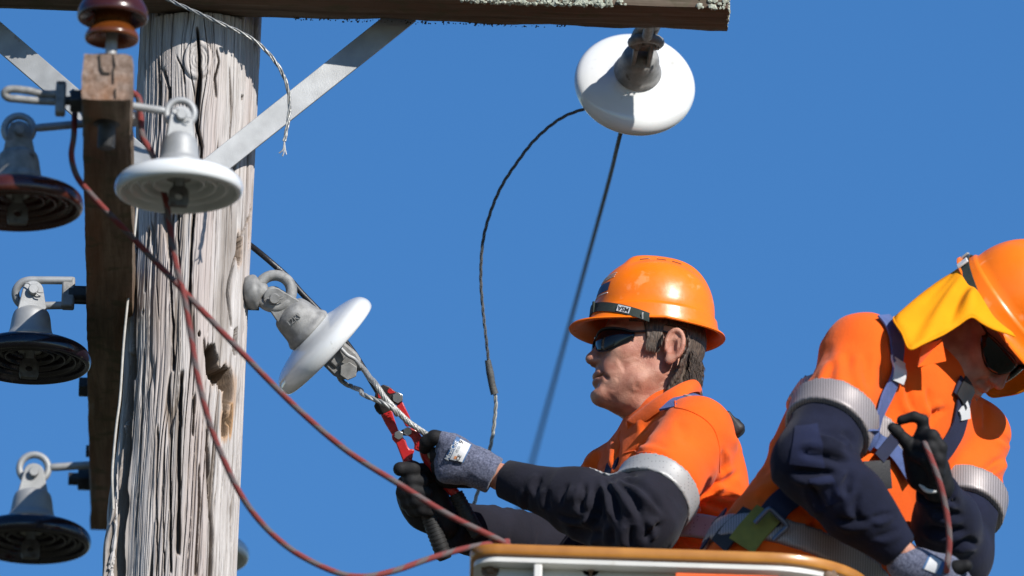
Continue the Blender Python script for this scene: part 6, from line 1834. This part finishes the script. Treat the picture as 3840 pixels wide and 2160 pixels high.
        lo = np.minimum(np.minimum(S_, E_), H_) - .1; hi = np.maximum(np.maximum(S_, E_), H_) + .1
        sl = solid(nm, g, lo, hi, .0058, navy_b, pr, None, dsp)
        def tp(X, Y, Z, fn=fn, tt=tt, TT=TT, L_=L_): return np.maximum(fn(X, Y, Z) - .0125, (np.abs(tt(X, Y, Z) - (TT - .03)) - .085) * L_)
        solid('arm_tape', tp, np.minimum(S_, E_) - .1, np.maximum(S_, E_) + .1, .0048, tape_rib, pr)
        if nm == 'near_sleeve':
            # paler patches sewn on the sleeve
            for quad in ([cI(560, 400), cI(715, 372), cI(770, 690), cI(520, 660)], [cI(655, 760), cI(820, 742), cI(905, 920), cI(760, 975)]):
                q = [np.array(x) for x in quad]; nn = 12
                uv = [(q[0] * (1 - a / nn) + q[1] * a / nn) * (1 - b / nn) + (q[3] * (1 - a / nn) + q[2] * a / nn) * b / nn for a in range(nn + 1) for b in range(nn + 1)]
                R_ = on_surface(g, dsp, uv, -.95, .0025)[0]
                mesh('sleeve_patch', R_, [(a * (nn + 1) + b, a * (nn + 1) + b + 1, (a + 1) * (nn + 1) + b + 1, (a + 1) * (nn + 1) + b) for a in range(nn) for b in range(nn)], patch_b, sl)
    # tape bands round the trunk
    for c, nv, wd in ((W(2950, 2012, -.55), unit(ta * .35 + np.array([0, 0, .65])), .027), (HP2 + ta * Lt * .64, ta, .025)):
        def wt(X, Y, Z, c=c, nv=nv, wd=wd):
            t = (X - c[0]) * nv[0] + (Y - c[1]) * nv[1] + (Z - c[2]) * nv[2]; d = tors(X, Y, Z)
            return np.maximum(np.maximum(d - .0115, np.abs(t) - wd), -(d + .014))
        solid('trunk_tape', wt, c - .34, c + .34, .0068, tape_rib, pr)
    # ---- harness
    def drape(name, pts, width, mat, lift=.006, fn=shirt, start=-.95, parent=pr):
        C2 = catmull([(*p, 0) for p in pts], 36)[:, :2]
        P, N = on_surface(fn, disp, C2, start, lift)
        for _ in range(6): P[1:-1] = (P[:-2] + 2 * P[1:-1] + P[2:]) / 4; N[1:-1] = (N[:-2] + 2 * N[1:-1] + N[2:]) / 4
        Tn = np.gradient(P, axis=0); S_ = np.cross(Tn, N); S_ = S_ / np.linalg.norm(S_, axis=1)[:, None]
        return ribbon(name, P, S_, width, .0035, mat, parent, 36)
    drape('harness_strap', [c5(300, 175), c5(400, 270), c5(470, 430), c5(505, 600), c5(480, 760), c5(420, 960), c5(350, 1140), c5(250, 1320), cI(1140, 340), cI(1090, 430), cI(1060, 500)], .042, web_b, .007)
    drape('strap_tag', [c5(490, 715), c5(460, 860), c5(425, 1010)], .045, label_w, .0105)
    drape('harness_strap', [c5(1300, 1060), c5(1400, 1200), c6(830, 100), c6(800, 280), c6(760, 360), c6(700, 450), c6(640, 520)], .046, web_d, .007)
    drape('strap_tag', [c6(815, 110), c6(835, 160), c6(840, 215)], .036, label_w, .0105)
    drape('strap_pad', [c5(1330, 1080), c5(1400, 1180), c5(1450, 1290)], .055, black_c, .011)
    drape('chest_strap', [c6(40, 280), c6(130, 400), c6(230, 450), c6(320, 560), c6(400, 690)], .030, web_b, .012)
    drape('chest_strap', [c6(270, 360), c6(200, 450), c6(130, 540)], .026, web_d, .016)
    drape('chest_pouch', [c6(110, 560), c6(120, 680), c6(130, 790)], .06, black_c, .014)
    drape('waist_strap', [k4(520, 540), k4(620, 360), k4(730, 200)], .045, web_d, .010)
    drape('waist_strap', [k4(700, 540), k4(800, 400), k4(880, 320), k4(1000, 230), k4(1100, 130)], .055, black_c, .010)
    drape('waist_strap', [k4(960, 540), k4(1070, 390), k4(1190, 260), k4(1290, 150)], .062, web_y, .014)
    drape('waist_strap', [k4(1250, 240), k4(1400, 80), k4(1560, -60), k4(1700, -180), k4(1800, -280)], .055, web_d, .012)
    bz = depth_of(march(shirt, np.array([W(*k4(1270, 220), -.95)]), FW, it=110)[0]) - .03
    Bq = [Dp(*k4(x, y), bz) for x, y in ((1065, 200), (1150, 105), (1240, 20), (1345, 115), (1460, 232), (1375, 320), (1285, 405))]
    ps = [Bq[0], Bq[1], Bq[2] * .9 + Bq[1] * .1, Bq[2] * .9 + Bq[3] * .1, Bq[3], Bq[4] * .9 + Bq[3] * .1, Bq[4] * .9 + Bq[5] * .1, Bq[5], Bq[6]]
    tube('waist_buckle', ps, .0052, pmat('blue_grey_buckle', (0.11, 0.14, 0.2), .4, .5), pr, 60, 8)
    # collar under the flap
    cpl = [c5(1020, 430), c5(1075, 720), c5(700, 800), c5(760, 520)]
    P = [Dp(*q, depth_of(march(shirt, np.array([W(*cpl[2], -.95)]), FW, it=110)[0]) - .012 - .02 * k) for k, q in enumerate(cpl)]
    o = mesh('collar_point', P, [(0, 1, 2, 3)], orange_c, pr, False); md = o.modifiers.new('t', 'SOLIDIFY'); md.thickness = .003
    # ---- gloves
    g1 = Sd()
    g1.cone(Q(590, 730, .0), Q(530, 600, -.008), .033, .034, k=.02).cone(Q(530, 600, -.008), Q(450, 450, -.015), .034, .024, k=.02)
    g1.cone(Q(440, 660, .0), Q(390, 470, -.01), .024, .020, k=.02)
    g1.chain([Q(470, 330, -.03), Q(545, 335, -.05), Q(610, 425, -.05), Q(605, 540, -.045), Q(545, 585, -.04)], [.0150, .0142, .0138, .0132, .0125], k=.005)
    g1.chain([Q(445, 415, -.035), Q(530, 425, -.056), Q(590, 520, -.054), Q(590, 620, -.044), Q(530, 655, -.034)], [.0150, .0142, .0138, .0132, .0125], k=.005)
    g1.chain([Q(430, 490, -.035), Q(500, 520, -.056), Q(560, 610, -.052), Q(560, 690, -.04)], [.0145, .014, .0135, .012], k=.005)
    g1.chain([Q(440, 380, -.02), Q(475, 280, -.03), Q(470, 205, -.034), Q(400, 175, -.036), Q(300, 202, -.034)], [.017, .0125, .0112, .0102, .0096], k=.005)
    g1.chain([Q(410, 470, -.02), Q(330, 365, -.03), Q(270, 300, -.034), Q(228, 264, -.034)], [.018, .0125, .0112, .0104], k=.006)
    lo = Q(450, 450, -.02) - .14; hi = Q(450, 450, -.02) + .14
    solid('far_glove', g1, lo, hi, .0032, glove_b, pr)
    tube('glove_cuff', [Q(640, 640, .0), Q(668, 690, -.012), Q(640, 735, -.02), Q(570, 770, -.028), Q(500, 765, -.03), Q(450, 715, -.026)], .0045, label_w, pr, 30, 8)
    g2 = Sd()
    g2.cone(N_(320, 1350, 0), N_(440, 1390, 0), .035, .036, k=.02).cone(N_(440, 1390, 0), N_(640, 1450, -.01), .036, .040, k=.02).cone(N_(640, 1450, -.01), N_(760, 1530, -.01), .038, .03, k=.02)
    kn = solid('near_glove', g2, N_(520, 1420, 0) - .14, N_(520, 1420, 0) + .14, .0036, glove_k, pr)
    g4 = Sd(); g4.chain([N_(660, 1420, -.02), N_(740, 1385, -.035), N_(820, 1368, -.04)], [.016, .0135, .0125], k=.01)
    g4.chain([N_(760, 1500, -.02), N_(850, 1560, -.02), N_(850, 1620, .0)], [.02, .016, .015], k=.01)
    solid('near_glove_coating', g4, N_(760, 1450, -.02) - .09, N_(760, 1450, -.02) + .09, .003, glove_b, pr)
    q = [np.array(c6(*x)) for x in ((575, 1305), (690, 1370), (640, 1465), (520, 1420))]; nn = 10
    def patch(s0, s1, mat, off, nm):
        P = np.array([W(*((q[0] * (1 - a) + q[1] * a) * (1 - b) + (q[3] * (1 - a) + q[2] * a) * b), -.95) for a in np.linspace(s0, s1, nn + 1) for b in np.linspace(0, 1, nn + 1)])
        mesh(nm, march(g2, P, FW, it=110) - FW * off, [(a * (nn + 1) + b, a * (nn + 1) + b + 1, (a + 1) * (nn + 1) + b + 1, (a + 1) * (nn + 1) + b) for a in range(nn) for b in range(nn)], mat, kn)
    patch(-.12, 1.1, label_b, .0012, 'label_print'); patch(0, .78, label_w, .0018, 'label_field')
    # ---- the rope he holds
    rr = tube('rope', [Q(455, 330, -.01), Q(480, 380, -.045), Q(495, 410, -.066), Q(530, 500, -.072), Q(560, 575, -.078), Q(600, 690, -.08), Q(635, 820, -.08), Q(660, 950, -.08), Q(678, 1080, -.08), Q(682, 1180, -.08), Q(676, 1270, -.08), Q(668, 1350, -.09), N_(655, 1440, -.04)], .0062, rope_m, None, 140, 12, True, True)
    tag(rr, 'short length of red and grey rope running through the bending worker\'s gloves', 'rope')
worker_two()
print('objects', len(bpy.data.objects))
